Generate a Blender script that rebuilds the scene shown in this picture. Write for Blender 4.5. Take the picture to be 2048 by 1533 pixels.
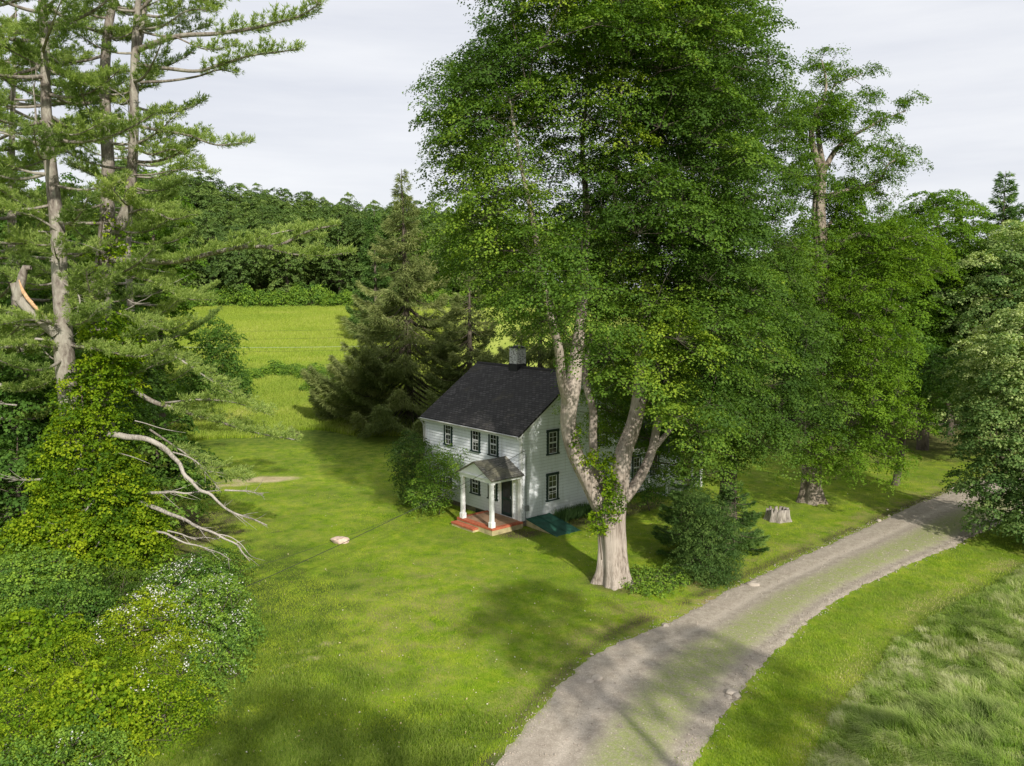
import bpy, bmesh, math, random
import numpy as np
from mathutils import Vector, Matrix
for _o in list(bpy.data.objects): bpy.data.objects.remove(_o)
S = bpy.context.scene
COL = S.collection
R = math.radians
rng = np.random.default_rng(7)

# ---------------------------------------------------------------- camera
F_PX, PITCH, CAM_H = 1640.0, R(6.38), 12.62
cam = bpy.data.cameras.new("camera"); camo = bpy.data.objects.new("camera", cam); COL.objects.link(camo)
cam.sensor_width = 36.0; cam.lens = 36.0 * F_PX / 2048.0
cam.clip_end = 5000; cam.clip_start = 0.1
camo.location = (0, 0, CAM_H); camo.rotation_euler = (R(90) - PITCH, 0, 0)
S.camera = camo

# ---------------------------------------------------------------- light
SUN_EL, SUN_AZ = R(29), math.atan2(0.374, -0.927)      # azimuth measured from +Y towards +X
sd = Vector((math.sin(SUN_AZ) * math.cos(SUN_EL), math.cos(SUN_AZ) * math.cos(SUN_EL), math.sin(SUN_EL)))
sl = bpy.data.lights.new("sun", 'SUN'); sl.energy = 4.2; sl.angle = R(0.8); sl.color = (1.0, 0.95, 0.86)
so = bpy.data.objects.new("sun", sl); COL.objects.link(so); so.location = (20, -30, 60)
so.rotation_euler = (-sd).to_track_quat('-Z', 'Y').to_euler()
W = bpy.data.worlds.new("World"); S.world = W; W.use_nodes = True
nt = W.node_tree; nt.nodes.clear()
wo = nt.nodes.new('ShaderNodeOutputWorld'); bg = nt.nodes.new('ShaderNodeBackground'); bg.inputs[1].default_value = 0.1
sky = nt.nodes.new('ShaderNodeTexSky'); sky.sky_type = 'NISHITA'; sky.sun_disc = False
sky.sun_elevation = SUN_EL; sky.sun_rotation = SUN_AZ
tc = nt.nodes.new('ShaderNodeTexCoord'); mp = nt.nodes.new('ShaderNodeMapping')
mp.inputs['Scale'].default_value = (1.0, 1.6, 9.0); mp.inputs['Rotation'].default_value = (0.06, 0.10, 0)
nz = nt.nodes.new('ShaderNodeTexNoise'); nz.inputs['Scale'].default_value = 2.2; nz.inputs['Detail'].default_value = 6; nz.inputs['Roughness'].default_value = 0.55
cr = nt.nodes.new('ShaderNodeValToRGB'); e = cr.color_ramp.elements
e[0].position = 0.30; e[0].color = (6.4, 6.6, 7.2, 1); e[1].position = 0.68; e[1].color = (7.8, 7.9, 8.2, 1)
mx = nt.nodes.new('ShaderNodeMixRGB'); mx.inputs[0].default_value = 0.94
L = nt.links.new
L(tc.outputs['Generated'], mp.inputs[0]); L(mp.outputs[0], nz.inputs['Vector']); L(nz.outputs['Fac'], cr.inputs[0])
L(sky.outputs[0], mx.inputs[1]); L(cr.outputs[0], mx.inputs[2]); L(mx.outputs[0], bg.inputs[0]); L(bg.outputs[0], wo.inputs[0])
S.view_settings.view_transform = 'Standard'; S.view_settings.look = 'None'; S.view_settings.exposure = 0.26; S.view_settings.gamma = 1
S.render.engine = 'CYCLES'
S.cycles.max_bounces = 8; S.cycles.diffuse_bounces = 5; S.cycles.glossy_bounces = 2; S.cycles.transmission_bounces = 3; S.cycles.transparent_max_bounces = 4
S.cycles.use_denoising = True; S.cycles.caustics_reflective = False; S.cycles.caustics_refractive = False

# ---------------------------------------------------------------- helpers
def at(px, py, Y):
    """the point of the place at forward distance Y seen at that spot of the photograph"""
    u = (px - 1024) / F_PX; v = -(py - 766.5) / F_PX
    r = np.array([u, math.cos(PITCH) + v * math.sin(PITCH), -math.sin(PITCH) + v * math.cos(PITCH)])
    return np.array([0, 0, CAM_H]) + r * (Y / r[1])
def ss(a, b, x):
    t = np.clip((np.asarray(x, float) - a) / (b - a), 0, 1); return t * t * (3 - 2 * t)
def vnoise(x, y, s, seed=0):
    x = np.asarray(x, float) / s; y = np.asarray(y, float) / s
    xi = np.floor(x).astype(np.int64); yi = np.floor(y).astype(np.int64); fx = x - xi; fy = y - yi
    fx = fx * fx * (3 - 2 * fx); fy = fy * fy * (3 - 2 * fy)
    def h(a, b):
        n = (a * 374761393 + b * 668265263 + seed * 974634777) & 0xffffffff
        n = ((n ^ (n >> 13)) * 1274126177) & 0xffffffff
        return ((n ^ (n >> 16)) & 0xffff) / 65535.0
    return (h(xi, yi) * (1 - fx) + h(xi + 1, yi) * fx) * (1 - fy) + (h(xi, yi + 1) * (1 - fx) + h(xi + 1, yi + 1) * fx) * fy
def vn3(P_, s, seed=0):
    return (vnoise(P_[:, 0], P_[:, 2], s, seed) + vnoise(P_[:, 1] + 31, P_[:, 2], s, seed + 1) + vnoise(P_[:, 0] + 17, P_[:, 1], s, seed + 2)) / 3
def topx(P_):
    d = P_ - np.array([0, 0, CAM_H]); f = d[:, 1] * math.cos(PITCH) - d[:, 2] * math.sin(PITCH); u = d[:, 1] * math.sin(PITCH) + d[:, 2] * math.cos(PITCH)
    return 1024 + F_PX * d[:, 0] / f, 766.5 - F_PX * u / f
def ground(x, y):
    x = np.asarray(x, float); y = np.asarray(y, float)
    t = y - 78
    rise = 0.1045 * (t + np.sqrt(t * t + 300)) / 2 - 0.1045 * (-78 + math.sqrt(78 * 78 + 300)) / 2
    rise = np.minimum(rise, 9.8 + 0.02 * np.maximum(y - 172, 0)) * (1 - 0.72 * ss(5, 60, x))
    h = np.interp(x, [-160, -107, -44, 0, 40, 120], [33, 20, 7.5, 2, 1, 1])
    hill = h * ss(172, 270, y)
    return -0.45 + rise + hill + 0.12 * (vnoise(x, y, 9, 1) - .5) * ss(60, 75, y) + 0.05 * (vnoise(x, y, 4, 2) - .5) - 0.3 * ss(50, 25, y) * ss(8, 25, x)
def gz(x, y): return float(ground(x, y))

DL = np.array([(-11, 3), (-5, 13), (-.5, 21.6), (.9, 24.6), (3.3, 28.6), (5.9, 31.0), (8.8, 34.0), (12.0, 37.1), (16.9, 41.8), (22.3, 46.8), (28.8, 52.6), (42, 62), (60, 68), (85, 72)], float)
DR = np.array([(-3, 3), (1.6, 13), (5.3, 21.8), (7.4, 25.3), (10.2, 29.3), (14.0, 33.8), (18.4, 37.7), (22.2, 40.6), (26.1, 43.8), (31.0, 47.6), (37, 52.0), (46, 58), (62, 63.5), (86, 67)], float)
def resample(P, n):
    P = np.asarray(P, float); d = np.r_[0, np.cumsum(np.linalg.norm(np.diff(P, axis=0), axis=1))]
    # Catmull-like smoothing by cubic hermite
    m = np.gradient(P, d, axis=0); t = np.linspace(0, d[-1], n); i = np.clip(np.searchsorted(d, t, side='right') - 1, 0, len(d) - 2)
    h = (d[i + 1] - d[i])[:, None]; u = ((t - d[i])[:, None]) / h
    return (2*u**3 - 3*u**2 + 1) * P[i] + (u**3 - 2*u**2 + u) * h * m[i] + (-2*u**3 + 3*u**2) * P[i+1] + (u**3 - u**2) * h * m[i+1]
DLs, DRs = resample(DL, 260), resample(DR, 260)
DC = (DLs + DRs) / 2; DW = np.linalg.norm(DLs - DRs, axis=1) / 2
def drive_off(x, y):
    """signed distance from the drive's centre line (plus = right side) and half width there"""
    x = np.atleast_1d(np.asarray(x, float)); y = np.atleast_1d(np.asarray(y, float))
    out = np.empty(len(x)); hw = np.empty(len(x)); T = np.gradient(DC, axis=0); T /= np.linalg.norm(T, axis=1)[:, None]
    for a in range(0, len(x), 20000):
        dx = x[a:a+20000, None] - DC[None, ::2, 0]; dy = y[a:a+20000, None] - DC[None, ::2, 1]
        k = np.argmin(dx * dx + dy * dy, axis=1); rr = np.arange(len(k)); k2 = k * 2
        out[a:a+20000] = dx[rr, k] * T[k2, 1] - dy[rr, k] * T[k2, 0]; hw[a:a+20000] = DW[k2]
    return out, hw

def raw_mesh(name, V, F, mat=None, smooth=False, face_attr=None, point_attr=None):
    V = np.asarray(V, np.float32); F = np.asarray(F, np.int32); k = F.shape[1]
    me = bpy.data.meshes.new(name); me.vertices.add(len(V)); me.vertices.foreach_set('co', V.ravel())
    me.loops.add(F.size); me.loops.foreach_set('vertex_index', F.ravel()); me.polygons.add(len(F))
    me.polygons.foreach_set('loop_start', np.arange(0, F.size, k, dtype=np.int32)); me.update(calc_edges=True)
    if smooth: me.polygons.foreach_set('use_smooth', np.ones(len(F), bool))
    for nm, a in (face_attr or {}).items():
        at_ = me.attributes.new(nm, 'FLOAT', 'FACE'); at_.data.foreach_set('value', np.asarray(a, np.float32))
    for nm, a in (point_attr or {}).items():
        at_ = me.attributes.new(nm, 'FLOAT', 'POINT'); at_.data.foreach_set('value', np.asarray(a, np.float32))
    if mat: me.materials.append(mat)
    return me
def link(name, me, parent=None):
    o = bpy.data.objects.new(name, me); COL.objects.link(o)
    if parent is not None:
        o.parent = parent
        o.matrix_parent_inverse = Matrix.Identity(4)
        o.location = -Vector(parent.location) if parent.type == 'EMPTY' and parent.parent is None else (0, 0, 0)
    return o
def tag(o, label=None, cat=None, group=None, kind=None):
    if label: o['label'] = label
    if cat: o['category'] = cat
    if group: o['group'] = group
    if kind: o['kind'] = kind
    return o
def empty(name, loc):
    o = bpy.data.objects.new(name, None); COL.objects.link(o); o.location = loc; o.empty_display_size = .2; return o

class MB:
    """collects boxes and polygons in the house frame, links them as one mesh"""
    def __init__(s, M=None): s.V = []; s.F = []; s.M = M or Matrix.Identity(4)
    def poly(s, pts):
        n = len(s.V); s.V += [s.M @ Vector(p) for p in pts]; s.F.append(list(range(n, n + len(pts))))
    def hexa(s, p):        # 8 points: bottom ring 0-3, top ring 4-7
        n = len(s.V); s.V += [s.M @ Vector(q) for q in p]
        for f in ((0,3,2,1),(4,5,6,7),(0,1,5,4),(1,2,6,5),(2,3,7,6),(3,0,4,7)): s.F.append([n + i for i in f])
    def box(s, x0, x1, y0, y1, z0, z1):
        s.hexa([(x0,y0,z0),(x1,y0,z0),(x1,y1,z0),(x0,y1,z0),(x0,y0,z1),(x1,y0,z1),(x1,y1,z1),(x0,y1,z1)])
    def tube(s, pts, r, k=8):
        n0 = len(s.V); pts = [Vector(p) for p in pts]
        for i, p in enumerate(pts):
            d = (pts[min(i+1, len(pts)-1)] - pts[max(i-1, 0)]).normalized(); a = d.orthogonal().normalized(); b = d.cross(a)
            rr = r[i] if hasattr(r, '__len__') else r
            for j in range(k):
                t = 2*math.pi*j/k; s.V.append(s.M @ (p + (a*math.cos(t) + b*math.sin(t))*rr))
        for i in range(len(pts)-1):
            for j in range(k): s.F.append([n0+i*k+j, n0+i*k+(j+1)%k, n0+(i+1)*k+(j+1)%k, n0+(i+1)*k+j])
        s.F.append([n0+j for j in range(k)][::-1]); s.F.append([n0+(len(pts)-1)*k+j for j in range(k)])
    def build(s, name, mat, parent=None, smooth=False, bevel=0):
        me = bpy.data.meshes.new(name); me.from_pydata([tuple(v) for v in s.V], [], s.F); me.materials.append(mat)
        bm = bmesh.new(); bm.from_mesh(me); bmesh.ops.recalc_face_normals(bm, faces=bm.faces); bm.to_mesh(me); bm.free()
        if smooth: me.polygons.foreach_set('use_smooth', np.ones(len(me.polygons), bool))
        o = link(name, me, parent)
        if bevel:
            m = o.modifiers.new('bevel', 'BEVEL'); m.width = bevel; m.segments = 2; m.limit_method = 'ANGLE'
        return o

# ---------------------------------------------------------------- materials
def nmat(name):
    m = bpy.data.materials.new(name); m.use_nodes = True; t = m.node_tree; t.nodes.clear()
    o = t.nodes.new('ShaderNodeOutputMaterial'); return m, t, o
def N(t, typ, **kw):
    n = t.nodes.new('ShaderNode' + typ)
    for k, v in kw.items():
        if k in n.inputs: n.inputs[k].default_value = v
        else: setattr(n, k, v)
    return n
def ramp(t, stops, src):
    c = t.nodes.new('ShaderNodeValToRGB'); el = c.color_ramp.elements
    while len(el) < len(stops): el.new(0.5)
    for i, (p, col) in enumerate(stops): el[i].position = p; el[i].color = (*col, 1)
    t.links.new(src, c.inputs[0]); return c
def noise(t, scale, detail=4, rough=.55, vec=None, dist=0.0):
    n = N(t, 'TexNoise', Scale=scale, Detail=detail, Roughness=rough); n.inputs['Distortion'].default_value = dist
    if vec is not None: t.links.new(vec, n.inputs['Vector'])
    return n
def coords(t, scale=(1,1,1), rot=(0,0,0), kind='Object'):
    c = t.nodes.new('ShaderNodeTexCoord'); m = t.nodes.new('ShaderNodeMapping'); m.inputs['Scale'].default_value = scale; m.inputs['Rotation'].default_value = rot
    t.links.new(c.outputs[kind], m.inputs[0]); return m.outputs[0]
def mixc(t, fac, a, b, mode='MIX'):
    m = t.nodes.new('ShaderNodeMixRGB'); m.blend_type = mode
    for i, v in ((0, fac), (1, a), (2, b)):
        if hasattr(v, 'default_value') or hasattr(v, 'links'): t.links.new(v, m.inputs[i])
        else: m.inputs[i].default_value = v if i == 0 else (*v, 1)
    return m.outputs[0]
def bump(t, h, strength=.3, dist=.02, normal=None):
    b = N(t, 'Bump'); b.inputs['Strength'].default_value = strength; b.inputs['Distance'].default_value = dist
    t.links.new(h, b.inputs['Height'])
    return b.outputs[0]
def princ(t, o, col, rough=.7, nrm=None, spec=.3):
    p = N(t, 'BsdfPrincipled'); p.inputs['Roughness'].default_value = rough; p.inputs['Specular IOR Level'].default_value = spec
    if hasattr(col, 'links'): t.links.new(col, p.inputs['Base Color'])
    else: p.inputs['Base Color'].default_value = (*col, 1)
    if nrm is not None: t.links.new(nrm, p.inputs['Normal'])
    t.links.new(p.outputs[0], o.inputs[0]); return p
def leaf_mat(name, stops, trans=.4, rough=.55, objvar=.0, spec=.10, tb=(1.25, 1.35, .5), gain=1.75):
    stops = [(p, tuple(x * gain for x in c)) for p, c in stops]
    m, t, o = nmat(name); a = N(t, 'Attribute'); a.attribute_name = 'tint'
    src = a.outputs['Fac']
    if objvar:
        oi = N(t, 'ObjectInfo'); ml = N(t, 'Math', operation='MULTIPLY_ADD'); t.links.new(oi.outputs['Random'], ml.inputs[0]); ml.inputs[1].default_value = objvar
        sb = N(t, 'Math', operation='SUBTRACT'); t.links.new(src, sb.inputs[0]); sb.inputs[1].default_value = objvar / 2; t.links.new(sb.outputs[0], ml.inputs[2]); src = ml.outputs[0]
    c = ramp(t, stops, src).outputs[0]
    p = N(t, 'BsdfPrincipled'); p.inputs['Roughness'].default_value = rough; p.inputs['Specular IOR Level'].default_value = spec
    t.links.new(c, p.inputs['Base Color'])
    tr = N(t, 'BsdfTranslucent'); t.links.new(mixc(t, 1.0, c, tb, 'MULTIPLY'), tr.inputs[0])
    mx_ = N(t, 'MixShader'); mx_.inputs[0].default_value = trans; t.links.new(p.outputs[0], mx_.inputs[1]); t.links.new(tr.outputs[0], mx_.inputs[2]); t.links.new(mx_.outputs[0], o.inputs[0])
    return m
def bark_mat(name, c0, c1, c2, scale=(14, 14, 2.2), strength=.8):
    m, t, o = nmat(name); v = coords(t, scale)
    n = noise(t, 1.0, 6, .65, v, .4); n2 = noise(t, .8, 3, .5, coords(t))
    c = ramp(t, [(.30, c0), (.50, c1), (.70, c2)], n.outputs['Fac']).outputs[0]
    c = mixc(t, ramp(t, [(.45, (0,0,0)), (.65, (.55,.55,.55))], n2.outputs['Fac']).outputs[0], c, tuple(x * 1.2 for x in c2))
    princ(t, o, c, .9, bump(t, n.outputs['Fac'], strength, .05), .15); return m

M = {}
M['maple'] = leaf_mat('maple_leaf', [(0, (.032, .064, .012)), (.45, (.062, .114, .016)), (.8, (.112, .170, .020)), (1, (.17, .225, .022))], .38, gain=1.78, tb=(1.2, 1.3, .5))
M['maple2'] = leaf_mat('maple_leaf_darker', [(0, (.030, .062, .012)), (.5, (.060, .112, .017)), (1, (.11, .17, .022))], .38, gain=1.55, tb=(1.2, 1.3, .5))
M['locust'] = leaf_mat('locust_leaf', [(0, (.050, .11, .012)), (.5, (.098, .185, .016)), (1, (.16, .26, .022))], .42, gain=1.3, tb=(1.3, 1.25, .5))
M['bright'] = leaf_mat('young_leaf', [(0, (.07, .15, .010)), (.5, (.19, .30, .014)), (1, (.36, .43, .02))], .42, gain=1.12)
M['silver'] = leaf_mat('grey_green_leaf', [(0, (.04, .08, .022)), (.5, (.09, .145, .040)), (.8, (.19, .24, .08)), (1, (.30, .34, .14))], .34)
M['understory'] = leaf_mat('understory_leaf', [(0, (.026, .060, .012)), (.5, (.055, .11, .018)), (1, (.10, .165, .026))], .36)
M['far'] = leaf_mat('forest_leaf', [(0, (.040, .070, .020)), (.5, (.075, .12, .030)), (1, (.125, .17, .042))], .32, objvar=.35)
M['pine'] = leaf_mat('pine_needle', [(0, (.085, .13, .035)), (.5, (.18, .235, .065)), (1, (.30, .34, .095))], .45, .6, tb=(1.1, 1.2, .7))
M['spruce'] = leaf_mat('spruce_needle', [(0, (.055, .075, .020)), (.5, (.125, .155, .050)), (1, (.24, .26, .10))], .40, .6, tb=(1.1, 1.1, .8))
M['spruce_green'] = leaf_mat('spruce_needle_green', [(0, (.030, .065, .018)), (.55, (.075, .135, .034)), (1, (.15, .22, .055))], .35, .6, tb=(1.1, 1.2, .8))
M['dark_ever'] = leaf_mat('dark_evergreen_leaf', [(0, (.030, .065, .016)), (.5, (.062, .112, .026)), (1, (.125, .19, .045))], .3, gain=1.3)
M['vine'] = leaf_mat('vine_leaf', [(0, (.055, .12, .010)), (.5, (.17, .27, .012)), (1, (.34, .41, .018))], .42, gain=1.12)
M['shrub'] = leaf_mat('shrub_leaf', [(0, (.04, .09, .018)), (.5, (.095, .165, .026)), (1, (.18, .26, .03))], .36)
M['daylily'] = leaf_mat('blade_leaf', [(0, (.03, .06, .02)), (1, (.08, .14, .05))], .3)
M['rose'] = leaf_mat('rose_petal', [(0, (.65, .62, .55)), (1, (.85, .84, .80))], .3, tb=(1, 1, 1), gain=1.0)
M['bark_maple'] = bark_mat('maple_bark', (.09, .07, .05), (.33, .275, .23), (.46, .40, .345), (15, 15, 1.6), 1.0)
M['bark_pine'] = bark_mat('pine_bark', (.08, .065, .05), (.22, .185, .16), (.38, .36, .30), (8, 8, 3))
M['bark_locust'] = bark_mat('locust_bark', (.045, .035, .026), (.18, .145, .11), (.37, .32, .26), (7, 7, .8), 1.0)
M['limb'] = bark_mat('limb_bark', (.035, .03, .022), (.085, .07, .055), (.16, .14, .11))
M['bark_dark'] = bark_mat('dark_bark', (.03, .024, .018), (.09, .075, .055), (.17, .14, .11))
M['deadwood'] = bark_mat('weathered_wood', (.13, .11, .09), (.30, .27, .235), (.46, .42, .37), (16, 16, 5), .8)
M['stumpwood'] = bark_mat('old_stump_wood', (.05, .04, .03), (.24, .21, .18), (.42, .38, .33), (9, 9, 1.2), 1.0)
def flat(name, col, rough=.7, var=.12, sc=3.0, spec=.3, metal=0):
    m, t, o = nmat(name); n = noise(t, sc, 5, .6, coords(t))
    c = ramp(t, [(.3, tuple(x*(1-var) for x in col)), (.7, tuple(min(1, x*(1+var)) for x in col))], n.outputs['Fac']).outputs[0]
    p = princ(t, o, c, rough, bump(t, n.outputs['Fac'], .1, .01), spec); p.inputs['Metallic'].default_value = metal; return m

def siding_mat():
    m, t, o = nmat('white_clapboard'); v = coords(t, (1, 1, 1)); n = noise(t, 1.1, 6, .6, v); n2 = noise(t, 1.0, 4, .7, coords(t, (6, 6, .5)))
    c = ramp(t, [(.25, (.77, .80, .83)), (.6, (.87, .90, .94))], n.outputs['Fac']).outputs[0]
    c = mixc(t, ramp(t, [(.53, (0, 0, 0)), (.75, (.5, .5, .5))], n2.outputs['Fac']).outputs[0], c, (.50, .50, .46))
    # grime low on the wall
    g = N(t, 'TexCoord'); sp = N(t, 'SeparateXYZ'); t.links.new(g.outputs['Object'], sp.inputs[0])
    r = ramp(t, [(.0, (.4, .4, .4)), (1, (0, 0, 0))], sp.outputs['Z']).outputs[0]
    c = mixc(t, r, c, (.56, .55, .50)); princ(t, o, c, .55, None, .35); return m
def roof_mat(name, base, moss, mossamt, rotz):
    m, t, o = nmat(name); v = coords(t, (1, 1, 1), (0, 0, 0), 'UV')
    b = N(t, 'TexBrick'); b.inputs['Scale'].default_value = 1.0; b.inputs['Brick Width'].default_value = .30; b.inputs['Row Height'].default_value = .17
    b.inputs['Mortar Size'].default_value = .022; b.inputs['Bias'].default_value = -.2; b.offset = .5
    b.inputs['Color1'].default_value = (*[x*.62 for x in base], 1); b.inputs['Color2'].default_value = (*[x*1.6 for x in base], 1); b.inputs['Mortar'].default_value = (*[x*.25 for x in base], 1)
    t.links.new(v, b.inputs['Vector'])
    n = noise(t, .55, 5, .6, v); ns = noise(t, 1.0, 4, .6, coords(t, (1.6, .22, 1), (0, 0, 0), 'UV')); ng = noise(t, 60, 3, .7, v)
    c = mixc(t, ramp(t, [(.35, (0, 0, 0)), (.62, (.85, .85, .85))], ns.outputs['Fac']).outputs[0], b.outputs['Color'], tuple(x*.55 for x in base))
    c = mixc(t, ramp(t, [(1-mossamt-.08, (0, 0, 0)), (1-mossamt+.12, (.8, .8, .8))], n.outputs['Fac']).outputs[0], c, moss)
    c = mixc(t, .35, c, ramp(t, [(.3, (.55, .55, .55)), (.7, (1.5, 1.5, 1.5))], ng.outputs['Fac']).outputs[0], 'MULTIPLY')
    h = mixc(t, .4, b.outputs['Fac'], ng.outputs['Fac'])
    nb = N(t, 'Bump'); nb.inputs['Strength'].default_value = .5; nb.inputs['Distance'].default_value = .012; nb.invert = True; t.links.new(h, nb.inputs['Height'])
    princ(t, o, c, .9, nb.outputs[0], .2); return m
M['siding'] = siding_mat()
M['lap_shade'] = flat('painted_lap_shade', (.34, .35, .35), .8, .2, 3)  # grey strip under each clapboard lap, the lap's shadow line painted in
M['roof'] = roof_mat('asphalt_shingle', (.078, .074, .072), (.085, .075, .05), .36, 0)
M['porch_roof'] = roof_mat('mossy_shingle', (.19, .185, .165), (.30, .28, .18), .44, 0)
M['trim_white'] = flat('white_paint', (.78, .79, .79), .45, .06, 4)
M['trim_dark'] = flat('dark_green_paint', (.012, .030, .030), .4, .2, 4, .4)
M['gutter'] = flat('gutter_cream', (.50, .50, .44), .5, .2, 2)
M['foundation'] = flat('foundation_stone', (.20, .17, .12), .9, .5, 5)
M['brick_red'] = flat('painted_brick', (.44, .125, .065), .8, .25, 6)
M['porch_slab'] = flat('porch_slab', (.42, .26, .17), .85, .25, 1.6)
M['lichen'] = flat('lichen_concrete', (.42, .36, .19), .9, .4, 2.2)
M['bulkhead'] = flat('green_metal_door', (.022, .095, .062), .7, .45, 2.2, .35)
M['door'] = flat('dark_screen_door', (.035, .037, .040), .6, .25, 5)
M['steel'] = flat('galvanised_pipe', (.25, .26, .26), .5, .2, 6, .4)
M['wire'] = flat('black_cable', (.03, .03, .03), .5, .1, 6)
M['wirepale'] = flat('pale_cable', (.55, .58, .55), .5, .1, 6)
def glass_mat():
    m, t, o = nmat('window_pane'); n = noise(t, 1.7, 3, .5, coords(t))
    c = ramp(t, [(.35, (.012, .014, .014)), (.7, (.07, .075, .07))], n.outputs['Fac']).outputs[0]
    p = princ(t, o, c, .06, None, .8); return m
M['glass'] = glass_mat()
def chimney_mat():
    m, t, o = nmat('flaking_white_brick'); v = coords(t, (1, 1, 1))
    n = noise(t, 9, 5, .7, v); vor = N(t, 'TexVoronoi'); vor.inputs['Scale'].default_value = 9; t.links.new(v, vor.inputs['Vector'])
    f = mixc(t, .5, n.outputs['Fac'], vor.outputs['Distance'])
    c = ramp(t, [(.36, (.16, .15, .15)), (.46, (.52, .51, .50)), (.6, (.62, .62, .61))], f).outputs[0]
    princ(t, o, c, .9, bump(t, f, .6, .02), .2); return m
M['chimney'] = chimney_mat()
M['flash'] = flat('dark_flashing', (.03, .03, .032), .6, .2, 5)

def ground_mat():
    m, t, o = nmat('ground_cover'); v = coords(t, (1, 1, 1))
    big = noise(t, .22, 5, .6, v); mid = noise(t, 1.6, 5, .65, v); fine = noise(t, 18, 4, .7, v)
    lawn = ramp(t, [(.30, (.10, .19, .010)), (.48, (.19, .295, .014)), (.66, (.31, .37, .03))], mid.outputs['Fac']).outputs[0]
    lawn = mixc(t, ramp(t, [(.4, (0,0,0)), (.7, (.75,.75,.75))], big.outputs['Fac']).outputs[0], lawn, (.085, .165, .008))
    dr = noise(t, .9, 6, .7, coords(t, (1, 1, 1)), .6)
    # vertex zones
    def A(nm): a = N(t, 'Attribute'); a.attribute_name = nm; return a.outputs['Fac']
    dry = N(t, 'Math', operation='MULTIPLY'); t.links.new(A('dry'), dry.inputs[0]); t.links.new(ramp(t, [(.38, (0,0,0)), (.62, (1,1,1))], dr.outputs['Fac']).outputs[0], dry.inputs[1])
    c = mixc(t, dry.outputs[0], lawn, (.33, .27, .12))
    fieldc = ramp(t, [(.3, (.27, .34, .05)), (.7, (.38, .43, .09))], noise(t, .35, 6, .7, coords(t, (1, .35, 1))).outputs['Fac']).outputs[0]
    c = mixc(t, A('field'), c, fieldc)
    rough = ramp(t, [(.3, (.035, .065, .012)), (.7, (.12, .16, .03))], mid.outputs['Fac']).outputs[0]
    c = mixc(t, A('rough'), c, rough)
    soil = ramp(t, [(.3, (.06, .045, .03)), (.7, (.14, .11, .07))], mid.outputs['Fac']).outputs[0]
    c = mixc(t, A('soil'), c, soil)
    straw = ramp(t, [(.3, (.38, .31, .17)), (.7, (.62, .52, .33))], mid.outputs['Fac']).outputs[0]
    c = mixc(t, A('straw'), c, straw)
    c = mixc(t, .55, c, ramp(t, [(.28, (.45, .48, .35)), (.72, (1.45, 1.42, 1.5))], fine.outputs['Fac']).outputs[0], 'MULTIPLY')
    princ(t, o, c, .95, bump(t, mixc(t, .5, fine.outputs['Fac'], mid.outputs['Fac']), .7, .06), .1); return m
M['ground'] = ground_mat()
def gravel_mat():
    m, t, o = nmat('gravel_drive'); v = coords(t, (1, 1, 1)); u = N(t, 'Attribute'); u.attribute_name = 'across'; 
    big = noise(t, .45, 5, .6, v); fine = noise(t, 28, 5, .8, v); mid = noise(t, 3.2, 6, .7, v)
    vor = N(t, 'TexVoronoi'); vor.inputs['Scale'].default_value = 14; t.links.new(v, vor.inputs['Vector'])
    c = ramp(t, [(.3, (.28, .24, .185)), (.5, (.39, .34, .27)), (.7, (.51, .45, .365))], mid.outputs['Fac']).outputs[0]
    c = mixc(t, ramp(t, [(.4, (0,0,0)), (.65, (.5,.5,.5))], big.outputs['Fac']).outputs[0], c, (.38, .32, .265))
    ru = ramp(t, [(.0, (.35,.35,.35)), (.12, (.1,.1,.1)), (.22, (0,0,0)), (.30, (.7,.7,.7)), (.38, (0,0,0))], u.outputs['Fac']).outputs[0]
    c = mixc(t, ru, c, (.55, .48, .395))
    # grass in the crown of the road
    g = ramp(t, [(.40, (0,0,0)), (.55, (1,1,1)), (.76, (1,1,1)), (.88, (0,0,0))], u.outputs['Fac']).outputs[0]
    gn = ramp(t, [(.36, (0,0,0)), (.56, (.95,.95,.95))], mixc(t, .5, mid.outputs['Fac'], noise(t, 9, 4, .8, v).outputs['Fac'])).outputs[0]
    gm = N(t, 'Math', operation='MULTIPLY'); t.links.new(g, gm.inputs[0]); t.links.new(gn, gm.inputs[1])
    c = mixc(t, gm.outputs[0], c, (.27, .31, .10))
    c = mixc(t, .6, c, ramp(t, [(.3, (.5, .5, .5)), (.7, (1.5, 1.5, 1.5))], fine.outputs['Fac']).outputs[0], 'MULTIPLY')
    c = mixc(t, .35, c, ramp(t, [(.0, (1.4, 1.4, 1.4)), (.5, (.7, .7, .7))], vor.outputs['Distance']).outputs[0], 'MULTIPLY')
    princ(t, o, c, .95, bump(t, mixc(t, .4, fine.outputs['Fac'], mid.outputs['Fac']), .6, .03), .15); return m
M['gravel'] = gravel_mat()
def grass_mat(name, stops, tip, trans=.35):
    m, t, o = nmat(name); a = N(t, 'Attribute'); a.attribute_name = 'tint'; b = N(t, 'Attribute'); b.attribute_name = 'along'
    c = ramp(t, stops, a.outputs['Fac']).outputs[0]
    pw = N(t, 'Math', operation='POWER'); t.links.new(b.outputs['Fac'], pw.inputs[0]); pw.inputs[1].default_value = 2.2
    c = mixc(t, pw.outputs[0], c, tip)
    p = N(t, 'BsdfPrincipled'); p.inputs['Roughness'].default_value = .7; p.inputs['Specular IOR Level'].default_value = .06; t.links.new(c, p.inputs['Base Color'])
    tr = N(t, 'BsdfTranslucent'); t.links.new(c, tr.inputs[0]); mx_ = N(t, 'MixShader'); mx_.inputs[0].default_value = trans
    t.links.new(p.outputs[0], mx_.inputs[1]); t.links.new(tr.outputs[0], mx_.inputs[2]); t.links.new(mx_.outputs[0], o.inputs[0]); return m
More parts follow.
